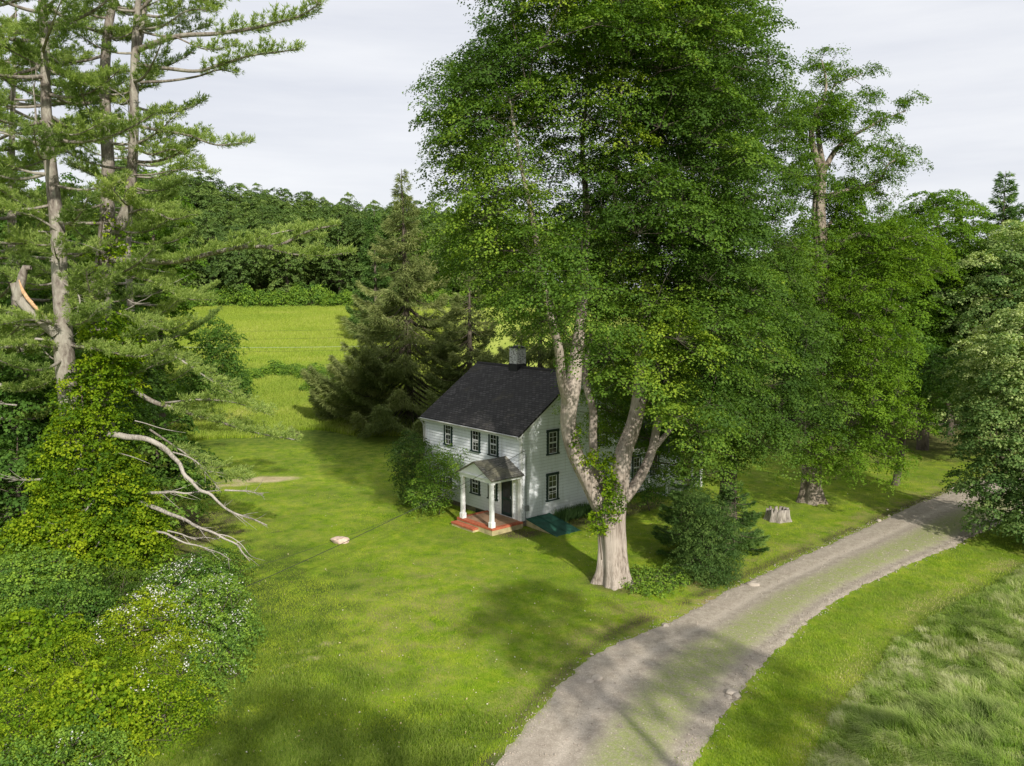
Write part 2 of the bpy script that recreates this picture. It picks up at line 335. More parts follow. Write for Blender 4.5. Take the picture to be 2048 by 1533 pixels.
M['grass_lawn'] = grass_mat('lawn_blade', [(0, (.10, .22, .010)), (.5, (.25, .41, .018)), (1, (.48, .56, .05))], (.40, .50, .05))
M['grass_tall'] = grass_mat('tall_blade', [(0, (.05, .13, .006)), (.5, (.20, .36, .02)), (.8, (.38, .47, .10)), (1, (.66, .66, .38))], (.40, .46, .17))
M['grass_rough'] = grass_mat('meadow_blade', [(0, (.09, .19, .012)), (.5, (.23, .35, .020)), (.8, (.38, .45, .05)), (1, (.60, .54, .24))], (.40, .46, .11))

# ---------------------------------------------------------------- terrain, one sheet to the horizon
def axis(segs):
    out = []
    for a, b, st in segs: out += list(np.arange(a, b, st))
    return np.array(out + [segs[-1][1]])
gx = axis([(-1500, -400, 110), (-400, -60, 8), (-60, -22, 1.2), (-22, 34, .30), (34, 70, 1.5), (70, 300, 8), (300, 1500, 120)])
gy = axis([(-600, -60, 60), (-60, 10, 5), (10, 62, .30), (62, 110, 1.0), (110, 330, 4), (330, 600, 15), (600, 3000, 150)])
X, Y = np.meshgrid(gx, gy); xf, yf = X.ravel(), Y.ravel(); zf = ground(xf, yf)
idx = np.arange(len(xf)).reshape(X.shape); FQ = np.stack([idx[:-1, :-1], idx[:-1, 1:], idx[1:, 1:], idx[1:, :-1]], -1).reshape(-1, 4)
do, hw = drive_off(xf, yf)
def blob(x, y, cx, cy, rx, ry, rot=0, soft=.35):
    dx, dy = x - cx, y - cy; c, s = math.cos(rot), math.sin(rot); u = (dx*c + dy*s) / rx; v = (-dx*s + dy*c) / ry
    return 1 - ss(1 - soft, 1 + soft, np.sqrt(u*u + v*v) + .5 * (vnoise(x, y, .7, 5) - .5))
z_field = ss(88, 104, yf + 6 * vnoise(xf, yf, 8, 9)) * (1 - ss(172, 178, yf))
z_soil = np.clip(.45 * ss(173, 178, yf) + ss(0, 1, blob(xf, yf, -26, 41, 11, 9)) + .8 * blob(xf, yf, 4.7, 35.6, 1.5, 1.3) + .9 * blob(xf, yf, .2, 42.9, 1.2, .8) + .8*blob(xf, yf, 6.0, 47, 5, 1.0, .7) + .7 * blob(xf, yf, 45, 78, 34, 16), 0, 1)
z_soil = np.clip(z_soil + .9 * np.exp(-((do + hw + .12) / .28) ** 2) * (vnoise(xf, yf, .8, 81) > .3), 0, 1)
z_rough = np.clip(ss(176, 182, yf) + ss(2.4, 4.0, do - hw + 1 * vnoise(xf, yf, 3, 3)) * (yf < 75) + .8 * ss(62, 80, yf + 8 * vnoise(xf, yf, 6, 4)) * (1 - ss(100, 108, yf)) * (xf < 5) + blob(xf, yf, -4, 20, 6, 4.2) + blob(xf, yf, -14, 27, 8, 12), 0, 1)
z_straw = np.clip(blob(xf, yf, -17.2, 55.2, 2.1, .8, .2) + .8 * blob(xf, yf, -19.5, 53.5, 2.2, .35, .2) + sum(.9 * blob(xf, yf, cx, cy, r_, r_ * .7) for cx, cy, r_ in ((-7.6, 28.6, .28), (-7.2, 28.0, .3), (-8.3, 26.6, .22), (-6.9, 29.2, .2), (-7.9, 27.3, .15), (-6.2, 28.4, .18))), 0, 1)
dry_ = np.clip(.75 * np.exp(-((do - hw - 2.4 - .6 * vnoise(xf, yf, 5, 8)) / .8) ** 2) + .5 * np.exp(-((do + hw + .7) / .7) ** 2) + .65 * blob(xf, yf, 7.5, 33.8, 4.5, 2.6, .8, .6) + .5 * blob(xf, yf, -5, 31, 4, 6, 0, .8) + .25, 0, 1) * (1 - z_rough * .6)
me = raw_mesh('lawn_ground', np.stack([xf, yf, zf], 1), FQ, M['ground'], True, None, dict(field=z_field, soil=z_soil, rough=z_rough, straw=z_straw, dry=dry_))
tag(link('ground', me), kind='structure')

# gravel drive: draped sheet with ragged verges
def drape(name, Lp, Rp, n, m_, mat, lift=.012, rag=.24, crown=.05):
    Lp, Rp = resample(Lp, n), resample(Rp, n); t = np.linspace(0, 1, m_); P = []; U = []
    for i in range(n):
        a = Lp[i] + (Lp[i] - Rp[i]) / np.linalg.norm(Lp[i] - Rp[i]) * rag * (.5 * vnoise(i * .10, 0, 1, 31) + .7 * vnoise(i * .55, 0, 1, 35) + .5 * vnoise(i * 1.9, 0, 1, 32) - .85)
        b = Rp[i] + (Rp[i] - Lp[i]) / np.linalg.norm(Lp[i] - Rp[i]) * rag * (.5 * vnoise(i * .10, 9, 1, 33) + .6 * vnoise(i * .6, 9, 1, 36) + .5 * vnoise(i * 1.9, 9, 1, 34) - .8)
        q = a + (b - a) * t[:, None]; z = ground(q[:, 0], q[:, 1]) + lift + crown * np.sin(np.pi * t) - .035 * (np.exp(-((t-.3)/.09)**2) + np.exp(-((t-.85)/.07)**2)) * (crown > 0) + .012 * vnoise(q[:, 0], q[:, 1], .4, 6)
        z[0] -= lift + .02; z[-1] -= lift + .02
        P.append(np.c_[q, z]); U.append(t)
    ii = np.arange(n * m_).reshape(n, m_); F = np.stack([ii[:-1, :-1], ii[:-1, 1:], ii[1:, 1:], ii[1:, :-1]], -1).reshape(-1, 4)
    return link(name, raw_mesh(name, np.concatenate(P), F, mat, True, None, dict(across=np.concatenate(U))))
tag(drape('gravel_driveway', DL, DR, 620, 26, M['gravel'], .03), kind='structure')
tag(drape('far_gravel_path', [(24, 86.5), (32, 86), (40, 80), (50, 74), (64, 71.5)], [(24, 84.5), (32, 84), (39.5, 78), (49.5, 72), (64, 69)], 60, 6, M['gravel'], .02, .2, 0), kind='structure')

# ---------------------------------------------------------------- foliage and wood generators
def frames(Nv):
    Nv = Nv / (np.linalg.norm(Nv, axis=1)[:, None] + 1e-9); ref = np.where(np.abs(Nv[:, 2:3]) > .9, [[1., 0, 0]], [[0, 0, 1.]])
    A = np.cross(ref, Nv); A /= np.linalg.norm(A, axis=1)[:, None] + 1e-9; return Nv, A, np.cross(Nv, A)
def leaves(P, Nv, s, tint, r, aspect=.8, fold=.18):
    """one folded kite per leaf"""
    n = len(P); Nv, A, B = frames(Nv); th = r.uniform(0, 2*np.pi, n)[:, None]
    D = A * np.cos(th) + B * np.sin(th); E_ = np.cross(Nv, D); s = np.asarray(s).reshape(-1, 1)
    v0 = P - D * s * .5; v2 = P + D * s * .5 - Nv * s * .12; v1 = P + E_ * s * .5 * aspect + Nv * s * fold; v3 = P - E_ * s * .5 * aspect + Nv * s * fold
    V = np.stack([v0, v1, v2, v3], 1).reshape(-1, 3); F = np.arange(4 * n).reshape(n, 4); return V, F, tint
def frusta(P0, P1, R0, R1, k=5):
    n = len(P0); d = P1 - P0; ln = np.linalg.norm(d, axis=1)[:, None] + 1e-9; T, A, B = frames(d / ln)
    P1 = P1 + T * R1[:, None] * .3; a = np.arange(k) * 2*np.pi/k; c, s = np.cos(a)[None, :, None], np.sin(a)[None, :, None]
    r0 = P0[:, None] + (A[:, None]*c + B[:, None]*s) * R0[:, None, None]; r1 = P1[:, None] + (A[:, None]*c + B[:, None]*s) * R1[:, None, None]
    V = np.concatenate([r0, r1], 1).reshape(-1, 3); base = (np.arange(n) * 2 * k)[:, None]
    j = np.arange(k); q = np.stack([j, (j+1) % k, k + (j+1) % k, k + j], 1)
    F = (base[:, :, None] + q[None]).reshape(-1, 4); return V, F
def sweep(P, Rr, k=16, flute=0, ph=0, seed=0, n=None, rootflare=0):
    P = np.asarray(P, float); Rr = np.asarray(Rr, float); d = np.r_[0, np.cumsum(np.linalg.norm(np.diff(P, axis=0), axis=1))]
    n = n or max(4, int(d[-1] / .22)); Q = resample(P, n); t = np.linspace(0, d[-1], n); RR = np.interp(t, d, Rr)
    T = np.gradient(Q, axis=0); T /= np.linalg.norm(T, axis=1)[:, None]; a = np.cross(T[0], [1, 0.2, 0]); a /= np.linalg.norm(a); V = []
    for i in range(n):
        a = a - T[i] * (a @ T[i]); a /= np.linalg.norm(a); b = np.cross(T[i], a); th = np.arange(k) * 2*np.pi/k
        rr = RR[i] * (1 + flute * (.6 * np.sin(5 * th + ph + .5 * np.sin(t[i] * .8)) + .5 * np.sin(8 * th + 2.1 * ph + .3 * t[i]) + .8 * (vnoise(th * 2.5 + seed, np.full(k, t[i] * .9), 1, seed) - .5)) + rootflare * np.exp(-t[i] / .6) * (.2 + 1.2 * np.clip(np.sin(5 * th + ph + 1.1 * np.sin(2 * th)), 0, 1) ** 1.5))
        V.append(Q[i] + a * (np.cos(th) * rr)[:, None] + b * (np.sin(th) * rr)[:, None])
    V = np.concatenate(V); ii = np.arange(n * k).reshape(n, k); F = np.stack([ii[:-1], np.roll(ii[:-1], -1, 1), np.roll(ii[1:], -1, 1), ii[1:]], -1).reshape(-1, 4)
    return V, F
def join(parts):
    V = []; F = []; o = 0; A = []
    for p in parts:
        V.append(p[0]); F.append(p[1] + o); o += len(p[0])
        if len(p) > 2: A.append(p[2])
    return np.concatenate(V), np.concatenate(F), (np.concatenate(A) if A else None)
def in_union(P, E):
    best = np.full(len(P), 9.0)
    for (c, r_) in E: best = np.minimum(best, np.linalg.norm((P - c) / r_, axis=1))
    return best
def sample_clumps(E, spacing, r, shell=.62, inner=.25, n_try=30000, keep=None, aniso=1.0):
    """clump centres in a union of ellipsoids, mostly near its surface"""
    vol = np.array([np.prod(q[1]) for q in E]); pick = r.choice(len(E), n_try, p=vol / vol.sum())
    u = r.normal(size=(n_try, 3)); u /= np.linalg.norm(u, axis=1)[:, None]; rad = r.uniform(0, 1, n_try) ** (1/3)
    C = np.array([q[0] for q in E])[pick]; RR = np.array([q[1] for q in E])[pick]; P = C + u * RR * rad[:, None]
    dd = in_union(P, E); ok = (dd > shell) | (r.uniform(size=n_try) < inner); P, dd = P[ok], dd[ok]
    if keep is not None: k = keep(P); P, dd = P[k], dd[k]
    out = []; cell = {}; s2 = spacing * spacing; outd = []; AN = np.array([1, 1, aniso]); P = P * AN
    for p, q in zip(P, dd):
        key = tuple((p // spacing).astype(int)); good = True
        for i in (-1, 0, 1):
            for j in (-1, 0, 1):
                for k in (-1, 0, 1):
                    for q2 in cell.get((key[0]+i, key[1]+j, key[2]+k), ()):
                        if ((p - q2) ** 2).sum() < s2: good = False; break
                    if not good: break
                if not good: break
            if not good: break
        if good: cell.setdefault(key, []).append(p); out.append(p); outd.append(q)
    return (np.array(out) / AN if out else np.zeros((0, 3))), np.array(outd)
def boughs(C, ctr, Rb, nsub, Rc, nper, size, r, tint0, squash=.55, up=.62, jit=.32, aspect=.8, droop=.45, spread=1.55, sw=.007, tilt=.45, flat=.30):
    """each bough is an umbrella of leaf sprays round a limb end, lit on top and open below; returns leaves and the spokes"""
    n = len(C); Rv = Rb * r.uniform(.62, 1.28, n); out = C - ctr; out[:, 2] *= .5; out /= np.linalg.norm(out, axis=1)[:, None] + 1e-9
    U, A, B = frames(out * (1 - up) + np.array([0, 0, up])); ns = np.maximum(3, r.poisson(nsub * (Rv / Rb) ** 2)); k = np.repeat(np.arange(n), ns); m = len(k)
    th = r.uniform(0, 2 * np.pi, m); po = spread * np.sqrt(r.uniform(0.0, 1, m)); rad = r.uniform(.80, 1.12, m)
    lob = 1 + .25 * np.sin(3 * th + r.uniform(0, 6.28, n)[k])
    d = (A[k] * np.cos(th)[:, None] + B[k] * np.sin(th)[:, None]) * (np.sin(po) * lob)[:, None] + U[k] * (np.cos(po) * squash)[:, None]
    S_ = C[k] + d * (rad * Rv[k])[:, None]; S_[:, 2] -= .12 * Rv[k] * (po / spread) ** 2
    dn = d / (np.linalg.norm(d, axis=1)[:, None] + 1e-9); Un = dn * tilt + np.array([0, 0, .75])
    V, F, T = clump_leaves(S_, None, Rc, nper, size, r, flat=flat, tint0=np.clip(tint0[k] + r.normal(.02, .09, m), -.42, .58), droop=droop, jit=jit, aspect=aspect, U0=Un)
    W = frusta(C[k], S_, np.full(m, sw), np.full(m, sw * .4), 3)
    return (V, F, T), W
def clump_leaves(C, ctr, Rc, nper, size, r, flat=.42, tint0=None, up=.75, droop=.5, jit=.45, aspect=.8, tvar=.22, U0=None):
    """umbrella shaped sprays of leaves"""
    n = len(C); cnt = np.maximum(3, r.poisson(nper, n)); tot = cnt.sum(); cid = np.repeat(np.arange(n), cnt)
    if U0 is None:
        out = C - ctr; out /= np.linalg.norm(out, axis=1)[:, None] + 1e-9; U0 = out * (1 - up) + np.array([0, 0, up])
    U, A, B = frames(U0); RcC = Rc * r.uniform(.65, 1.3, n); ph = r.uniform(0, 6.28, n); lob = r.integers(2, 5, n)
    th = r.uniform(0, 2*np.pi, tot); rad = np.sqrt(r.uniform(0, 1, tot)); rr = rad * RcC[cid] * (1 + .32 * np.sin(lob[cid] * th + ph[cid]))
    h = r.normal(0, .16, tot) * RcC[cid] - droop * RcC[cid] * rad ** 2 + .2 * RcC[cid]
    ra = A[cid] * np.cos(th)[:, None] + B[cid] * np.sin(th)[:, None]
    P = C[cid] + ra * rr[:, None] + U[cid] * (h * (flat / .42))[:, None]
    Nn = U[cid] + ra * (rad * .7)[:, None] + r.normal(0, jit, (tot, 3))
    s = size * r.uniform(.65, 1.3, tot); ct = r.normal(.0, tvar, n) if tint0 is None else tint0
    tint = np.clip(.42 + ct[cid] + r.normal(0, .13, tot), 0, 1)
    return leaves(P, Nn, s, tint, r, aspect)
def grow(leaders, targets, r, r0=.012, exp_=.42, seg=1.1, jit=.12, upbias=.6, maxr=None):
    """limbs from leader nodes out to every clump; leaders = [(points, radii)]"""
    P = []; par = []; fix = []
    for pts, rad in leaders:
        d = np.r_[0, np.cumsum(np.linalg.norm(np.diff(pts, axis=0), axis=1))]; n = max(3, int(d[-1] / .6)); Q = resample(pts, n); RR = np.interp(np.linspace(0, d[-1], n), d, rad)
        for i in range(n): P.append(Q[i]); par.append(-1 if i == 0 else len(P) - 2); fix.append(RR[i])
    nl = len(P); dist = np.array([min(np.linalg.norm(np.array(P) - t, axis=1)) for t in targets]); order = np.argsort(dist)
    cap = len(P) + len(targets) * 8; NP = np.zeros((cap, 3)); NP[:nl] = P; cur = nl; term = []
    base = np.zeros(cap); base[:nl] = 0
    for t in targets[order]:
        D = t - NP[:cur]; ln = np.linalg.norm(D, axis=1); cost = ln + upbias * np.maximum(0, -D[:, 2]) * 1.6 + .25 * base[:cur] + (np.arange(cur) < 3) * 5
        k = int(np.argmin(cost)); m_ = max(1, min(7, int(round(ln[k] / seg)))); p0 = NP[k].copy()
        side = r.normal(0, jit, 3) * ln[k]; prev = k
        for i in range(1, m_ + 1):
            u = i / m_; q = p0 + (t - p0) * u + np.array([0, 0, .10 * ln[k]]) * math.sin(math.pi * u) * (1 if ln[k] > 1.5 else .3) + side * math.sin(math.pi * u) * .6 + (r.normal(0, .05, 3) if i < m_ else 0)
            NP[cur] = q; par.append(prev); base[cur] = base[prev] + ln[k] / m_; prev = cur; cur += 1
        term.append(prev)
    cnt = np.zeros(cur)
    for t in term: cnt[t] += 1
    for i in range(cur - 1, nl - 1, -1): cnt[par[i]] += cnt[i]
    rad = r0 * np.maximum(cnt, 1) ** exp_
    E0 = []; E1 = []; Ra = []; Rb = []
    for i in range(nl, cur):
        a = par[i]; ra = rad[i] * 1.08 if a < nl else min(rad[a], rad[i] * 1.5); 
        if maxr: ra = min(ra, maxr); 
        E0.append(NP[a]); E1.append(NP[i]); Ra.append(ra); Rb.append(min(rad[i], maxr or 9))
    return frusta(np.array(E0), np.array(E1), np.array(Ra), np.array(Rb), 5)
def make_tree(name, label, cat, base, wood, crown, mwood, mcrown, group=None, extra=None):
    root = empty(name, base); tag(root, label, cat, group)
    V, F, _ = join(wood[:-1]); link('trunk', raw_mesh('trunk', V, F, mwood, True), root)
    V, F, _ = join(wood[-1:]); link('limbs', raw_mesh('limbs', V, F, M['limb'], True), root)
    V, F, T = join(crown); link('crown', raw_mesh('crown', V, F, mcrown, False, dict(tint=T)), root)
    return root
def EL(px, py, Yd, rpx, rpy, ry):
    c = at(px, py, Yd); k = Yd / F_PX; return (c, np.array([rpx * k, ry, rpy * k]))

# ================================================================ the farmhouse (local frame: s along the front, t into the house, z up)
YAW = R(130.69); ha = (math.cos(YAW), math.sin(YAW)); hb = (math.sin(YAW), -math.cos(YAW)); HC = (.475, 44.1)
HM = Matrix(((ha[0], hb[0], 0, HC[0]), (ha[1], hb[1], 0, HC[1]), (0, 0, 1, 0), (0, 0, 0, 1)))
def hw_(s, t, z): return HM @ Vector((s, t, z))
HL, HW, HE, HR = 9.08, 8.70, 4.90, 2.99          # front length, gable width, eave height, rise
house = empty('farmhouse', hw_(0, 0, -.45)); tag(house, 'white two storey clapboard farmhouse with dark shingle roof and small front porch', 'house')
def P(face, u, o, z):
    if face == 'front': return (u, -o, z)
    if face == 'gable': return (-o, u, z)
    if face == 'back': return (u, HW + o, z)
    if face == 'left': return (HL + o, u, z)
    if face == 'wing': return (WS0 - o, u, z)
    if face == 'wingend': return (u, WT1 + o, z)
    if face == 'wingback': return (WS1 + o, u, z)
WS0, WS1, WT0, WT1, WE = .9, 5.7, HW, 15.1, 2.75
def clap(name, face, u0, u1, z0, z1, lim=None, par=house):
    b = MB(HM); h = .178; z = z0; gr = []
    while z < z1 - .01:
        zt = min(z + h, z1); a0, a1 = lim(z) if lim else (u0, u1); b0, b1 = lim(zt) if lim else (u0, u1)
        if b1 - b0 < .02 and a1 - a0 < .05: break
        j = random.uniform(0, .004)
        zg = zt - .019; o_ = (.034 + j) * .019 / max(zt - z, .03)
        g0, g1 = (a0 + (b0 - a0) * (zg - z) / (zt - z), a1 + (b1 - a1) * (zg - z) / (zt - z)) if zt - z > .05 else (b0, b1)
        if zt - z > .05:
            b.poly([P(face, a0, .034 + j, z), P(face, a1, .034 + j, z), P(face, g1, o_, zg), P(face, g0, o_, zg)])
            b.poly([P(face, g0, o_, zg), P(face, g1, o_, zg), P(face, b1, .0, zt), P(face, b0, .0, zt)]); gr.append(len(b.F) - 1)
        else: b.poly([P(face, a0, .034 + j, z), P(face, a1, .034 + j, z), P(face, b1, .0, zt), P(face, b0, .0, zt)])
        b.poly([P(face, a0, 0, z), P(face, a1, 0, z), P(face, a1, .034 + j, z), P(face, a0, .034 + j, z)])
        z = zt
    o = b.build(name, M['siding'], par); o.data.materials.append(M['lap_shade'])
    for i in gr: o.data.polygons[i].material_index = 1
    return o
random.seed(4)
def gl(u0, u1, ze, rise):
    def f(z):
        if z <= ze: return u0, u1
        k = (z - ze) / rise * (u1 - u0) / 2; return min(u0 + k, (u0+u1)/2), max(u1 - k, (u0+u1)/2)
    return f
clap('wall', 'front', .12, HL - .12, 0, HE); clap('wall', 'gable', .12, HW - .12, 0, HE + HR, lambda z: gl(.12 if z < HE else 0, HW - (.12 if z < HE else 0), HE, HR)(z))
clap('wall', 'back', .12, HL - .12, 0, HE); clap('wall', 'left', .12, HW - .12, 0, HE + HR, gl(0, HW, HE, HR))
cb = MB(HM)
for (s0, t0) in ((-.04, -.04), (HL - .09, -.04), (-.04, HW - .09), (HL - .09, HW - .09)):
    cb = MB(HM); cb.box(s0, s0 + .13, t0, t0 + .13, -.02, HE); cb.build('corner_board', M['trim_white'], house)
fb = MB(HM); fb.box(.02, HL - .02, .02, HW - .02, -1.0, -.004); fb.build('foundation', M['foundation'], house)
def roof(name, s0, s1, te, ze, tr, zr, mat, par, th=.10, axis='s'):
    """one pitched slab from the eave line (te, ze) up to the ridge (tr, zr), with shingle UVs in metres"""
    ln = math.hypot(tr - te, zr - ze); nx, nz_ = -(zr - ze) / ln, (tr - te) / ln
    if nz_ < 0: nx, nz_ = -nx, -nz_
    q = lambda s, t, z: (s, t, z) if axis == 's' else (t, s, z)
    ns, nr = 24, 12; b = MB(HM)
    V = []; UV = []
    for i in range(ns + 1):
        for j in range(nr + 1):
            s = s0 + (s1 - s0) * i / ns; k = j / nr; sag = -.02 * math.sin(math.pi * i / ns) * k + .012 * (float(vnoise(i * .5, j * .5, 1, 61)) - .5)
            V.append(q(s, te + (tr - te) * k, ze + (zr - ze) * k + sag)); UV.append((s, k * ln))
    F = [[i*(nr+1)+j, (i+1)*(nr+1)+j, (i+1)*(nr+1)+j+1, i*(nr+1)+j+1] for i in range(ns) for j in range(nr)]
    n0 = len(V); V2 = [(v[0] - (nx*th if axis == 't' else 0), v[1] - (nx*th if axis == 's' else 0), v[2] - nz_*th) for v in V]; V += V2; UV += UV
    F += [[n0 + i for i in f[::-1]] for f in F[:]]
    rim = [i*(nr+1) for i in range(ns+1)] + [ns*(nr+1)+j for j in range(1, nr+1)] + [i*(nr+1)+nr for i in range(ns-1, -1, -1)] + [j for j in range(nr-1, 0, -1)]
    for a, c in zip(rim, rim[1:] + rim[:1]): F.append([a, a + n0, c + n0, c])
    me = bpy.data.meshes.new(name); me.from_pydata([tuple(HM @ Vector(v)) for v in V], [], F); me.materials.append(mat)
    uv = me.uv_layers.new(name='UVMap'); li = np.empty(len(me.loops), np.int32); me.loops.foreach_get('vertex_index', li); uv.data.foreach_set('uv', np.array(UV, np.float32)[li].ravel())
    bm = bmesh.new(); bm.from_mesh(me); bmesh.ops.recalc_face_normals(bm, faces=bm.faces); bm.to_mesh(me); bm.free()
    return link(name, me, par)
k = HR / (HW / 2); ov = .28
rf = roof('roof', -.16, HL + .18, -ov, HE - ov * k + .12, HW / 2, HE + HR + .12, M['roof'], house)
rb = roof('roof', -.16, HL + .18, HW + ov, HE - ov * k + .12, HW / 2 + .002, HE + HR + .122, M['roof'], house)
rc = MB(HM); rc.hexa([(-.17, HW/2-.14, HE+HR+.045), (HL+.19, HW/2-.14, HE+HR+.045), (HL+.19, HW/2+.14, HE+HR+.045), (-.17, HW/2+.14, HE+HR+.045), (-.17, HW/2-.03, HE+HR+.15), (HL+.19, HW/2-.03, HE+HR+.15), (HL+.19, HW/2+.03, HE+HR+.15), (-.17, HW/2+.03, HE+HR+.15)])
o = rc.build('ridge_cap', M['roof'], None); o.parent = rf; o.location = (0, 0, 0)
# chimney on the ridge
ch = MB(HM); cs, ct = 5.25, HW / 2; w = .37
ch.box(cs - w, cs + w, ct - w, ct + w, 7.2, 9.14)
o = ch.build('chimney', M['chimney'], None, bevel=.012); o.parent = rf; o.location = (0, 0, 0)
ch = MB(HM); ch.box(cs - w - .05, cs + w + .05, ct - w - .05, ct + w + .05, 9.14, 9.21); ch.box(cs - .2, cs + .2, ct - .2, ct + .2, 9.21, 9.27); o = ch.build('chimney_cap', M['flash'], None, bevel=.01); o.parent = rf; o.location = (0, 0, 0)
ch = MB(HM); ch.box(cs - w - .035, cs + w + .035, ct - w - .035, ct + w + .035, 7.3, 8.16); o = ch.build('chimney_flashing', M['flash'], None); o.parent = rf; o.location = (0, 0, 0)
# eave fascia, gutter, rake boards, downpipe
g = MB(HM); g.box(-.13, HL + .15, -ov - .04, -ov + .0, HE - ov*k - .10, HE - ov*k + .07); g.build('fascia', M['trim_white'], house)
g = MB(HM); n0 = 7
pr = [(-ov - .045 - .055 + .055 * math.cos(math.pi + math.pi * i / n0), HE - ov*k + .05 + .07 * math.sin(math.pi + math.pi * i / n0)) for i in range(n0 + 1)]
for i in range(n0): g.poly([(-.18, pr[i][0], pr[i][1]), (HL + .22, pr[i][0], pr[i][1]), (HL + .22, pr[i+1][0], pr[i+1][1]), (-.18, pr[i+1][0], pr[i+1][1])])
g.build('gutter', M['gutter'], house)
g = MB(HM); g.tube([(HL + .1, -ov - .08, HE - .2), (HL + .1, -.2, HE - .42), (HL + .06, -.1, HE - .6), (HL + .05, -.08, -.2)], .045); g.build('downpipe', M['gutter'], house)
for s_ in (-.115, HL + .09):
    g = MB(HM)
    for (ta, tb) in ((-ov, HW / 2), (HW + ov, HW / 2)):
        za, zb = HE - ov*k - .01, HE + HR - .01
        g.hexa([(s_, ta, za - .14), (s_ + .03, ta, za - .14), (s_ + .03, tb, zb - .14), (s_, tb, zb - .14), (s_, ta, za), (s_ + .03, ta, za), (s_ + .03, tb, zb), (s_, tb, zb)])
    g.build('rake_board', M['trim_white'], house)
g = MB(HM); g.box(-.11, HL + .09, -ov, -.004, HE - ov*k - .06, HE - ov*k - .03); g.build('soffit', M['trim_white'], house)

def window(face, u0, u1, z0, z1, drop=0., par=house, mull=True):
    tw = .15; b = MB(HM)
    def bx(bb, a0, a1, o0, o1, c0, c1):
        bb.hexa([P(face, a0, o0, c0), P(face, a1, o0, c0), P(face, a1, o1, c0), P(face, a0, o1, c0), P(face, a0, o0, c1), P(face, a1, o0, c1), P(face, a1, o1, c1), P(face, a0, o1, c1)])
    bx(b, u0, u0 + tw, .0, .065, z0 + .07, z1 - tw); bx(b, u1 - tw, u1, .0, .065, z0 + .07, z1 - tw); bx(b, u0 - .03, u1 + .03, .0, .075, z1 - tw, z1); bx(b, u0 - .04, u1 + .04, .0, .11, z0, z0 + .07)
    fr = b.build('window', M['trim_dark'], par, bevel=.004)
    a, c, lo, hi = u0 + tw, u1 - tw, z0 + .07, z1 - tw; mid = (lo + hi) / 2
    g = MB(HM); bx(g, a, c, .004, .040, lo, hi); og = g.build('pane', M['glass'], None); og.parent = fr; og.location = (0, 0, 0)
    sset = MB(HM); w = .036
    def sash(l, h, o0, o1):
        bx(sset, a, a + w, o0, o1, l, h); bx(sset, c - w, c, o0, o1, l, h); bx(sset, a + w, c - w, o0, o1, l, l + w); bx(sset, a + w, c - w, o0, o1, h - w, h)
        m = (a + c) / 2; bx(sset, m - .006, m + .006, o0, o1 - .006, l + w, h - w); mz = (l + h) / 2
        for q0, q1 in ((a + w, m - .011), (m + .011, c - w)): bx(sset, q0, q1, o0, o1 - .006, mz - .011, mz + .011)
    sash(mid + .012, hi, .028, .062); sash(lo, mid, .0275, .054)
    if drop: bx(sset, a + w, c - w, .0272, .0525, lo + w + drop, lo + w + drop + .04)
    os_ = sset.build('sash', M['trim_white'], None); os_.parent = fr; os_.location = (0, 0, 0)
    return fr
for args in (('front', 6.20, 7.05, 3.32, 4.76, 0), ('front', 3.50, 4.36, 3.32, 4.76, .45), ('front', 1.86, 2.74, 3.32, 4.76, 0),
             ('front', 6.30, 7.10, .72, 2.12, 0), ('front', 3.54, 4.44, .78, 2.18, 0), ('front', 1.95, 2.80, .78, 2.18, 0),
             ('gable', 1.92, 2.84, 3.45, 4.90, 0), ('gable', 1.90, 2.84, .80, 2.41, .4), ('gable', 5.98, 6.88, .80, 2.41, 0), ('gable', 5.98, 6.88, 3.45, 4.90, 0),
             ('left', 2.0, 2.9, .8, 2.3, 0), ('left', 5.8, 6.7, .8, 2.3, 0), ('left', 2.0, 2.9, 3.4, 4.8, 0), ('left', 5.8, 6.7, 3.4, 4.8, 0)): window(*args)
# front door behind a dark screen door
d = MB(HM); d.box(.66, .70, -.045, .0, .09, 2.2); d.box(.70, 1.58, -.04, -.002, .09, 2.2); dr = d.build('door', M['door'], house, bevel=.003)
d = MB(HM)
for x0, x1, z0, z1 in ((.70, .79, .1, 2.19), (1.49, 1.58, .1, 2.19), (.79, 1.49, .1, .30), (.79, 1.49, 1.02, 1.12), (.79, 1.49, 2.08, 2.19)): d.box(x0, x1, -.062, -.041, z0, z1)
o = d.build('screen_frame', M['trim_dark'], None, bevel=.003); o.parent = dr; o.location = (0, 0, 0)
d = MB(HM); d.tube([(.76, -.063, 1.15), (.76, -.10, 1.15), (.76, -.10, 1.27), (.76, -.063, 1.27)], .012, 6); o = d.build('handle', M['steel'], None); o.parent = dr; o.location = (0, 0, 0)
d = MB(HM); d.box(.55, .66, -.06, 0, .06, 2.3); d.box(1.58, 1.69, -.06, 0, .06, 2.3); d.box(.66, 1.58, -.06, 0, 2.2, 2.3); d.build('door_frame', M['trim_white'], house, bevel=.003)
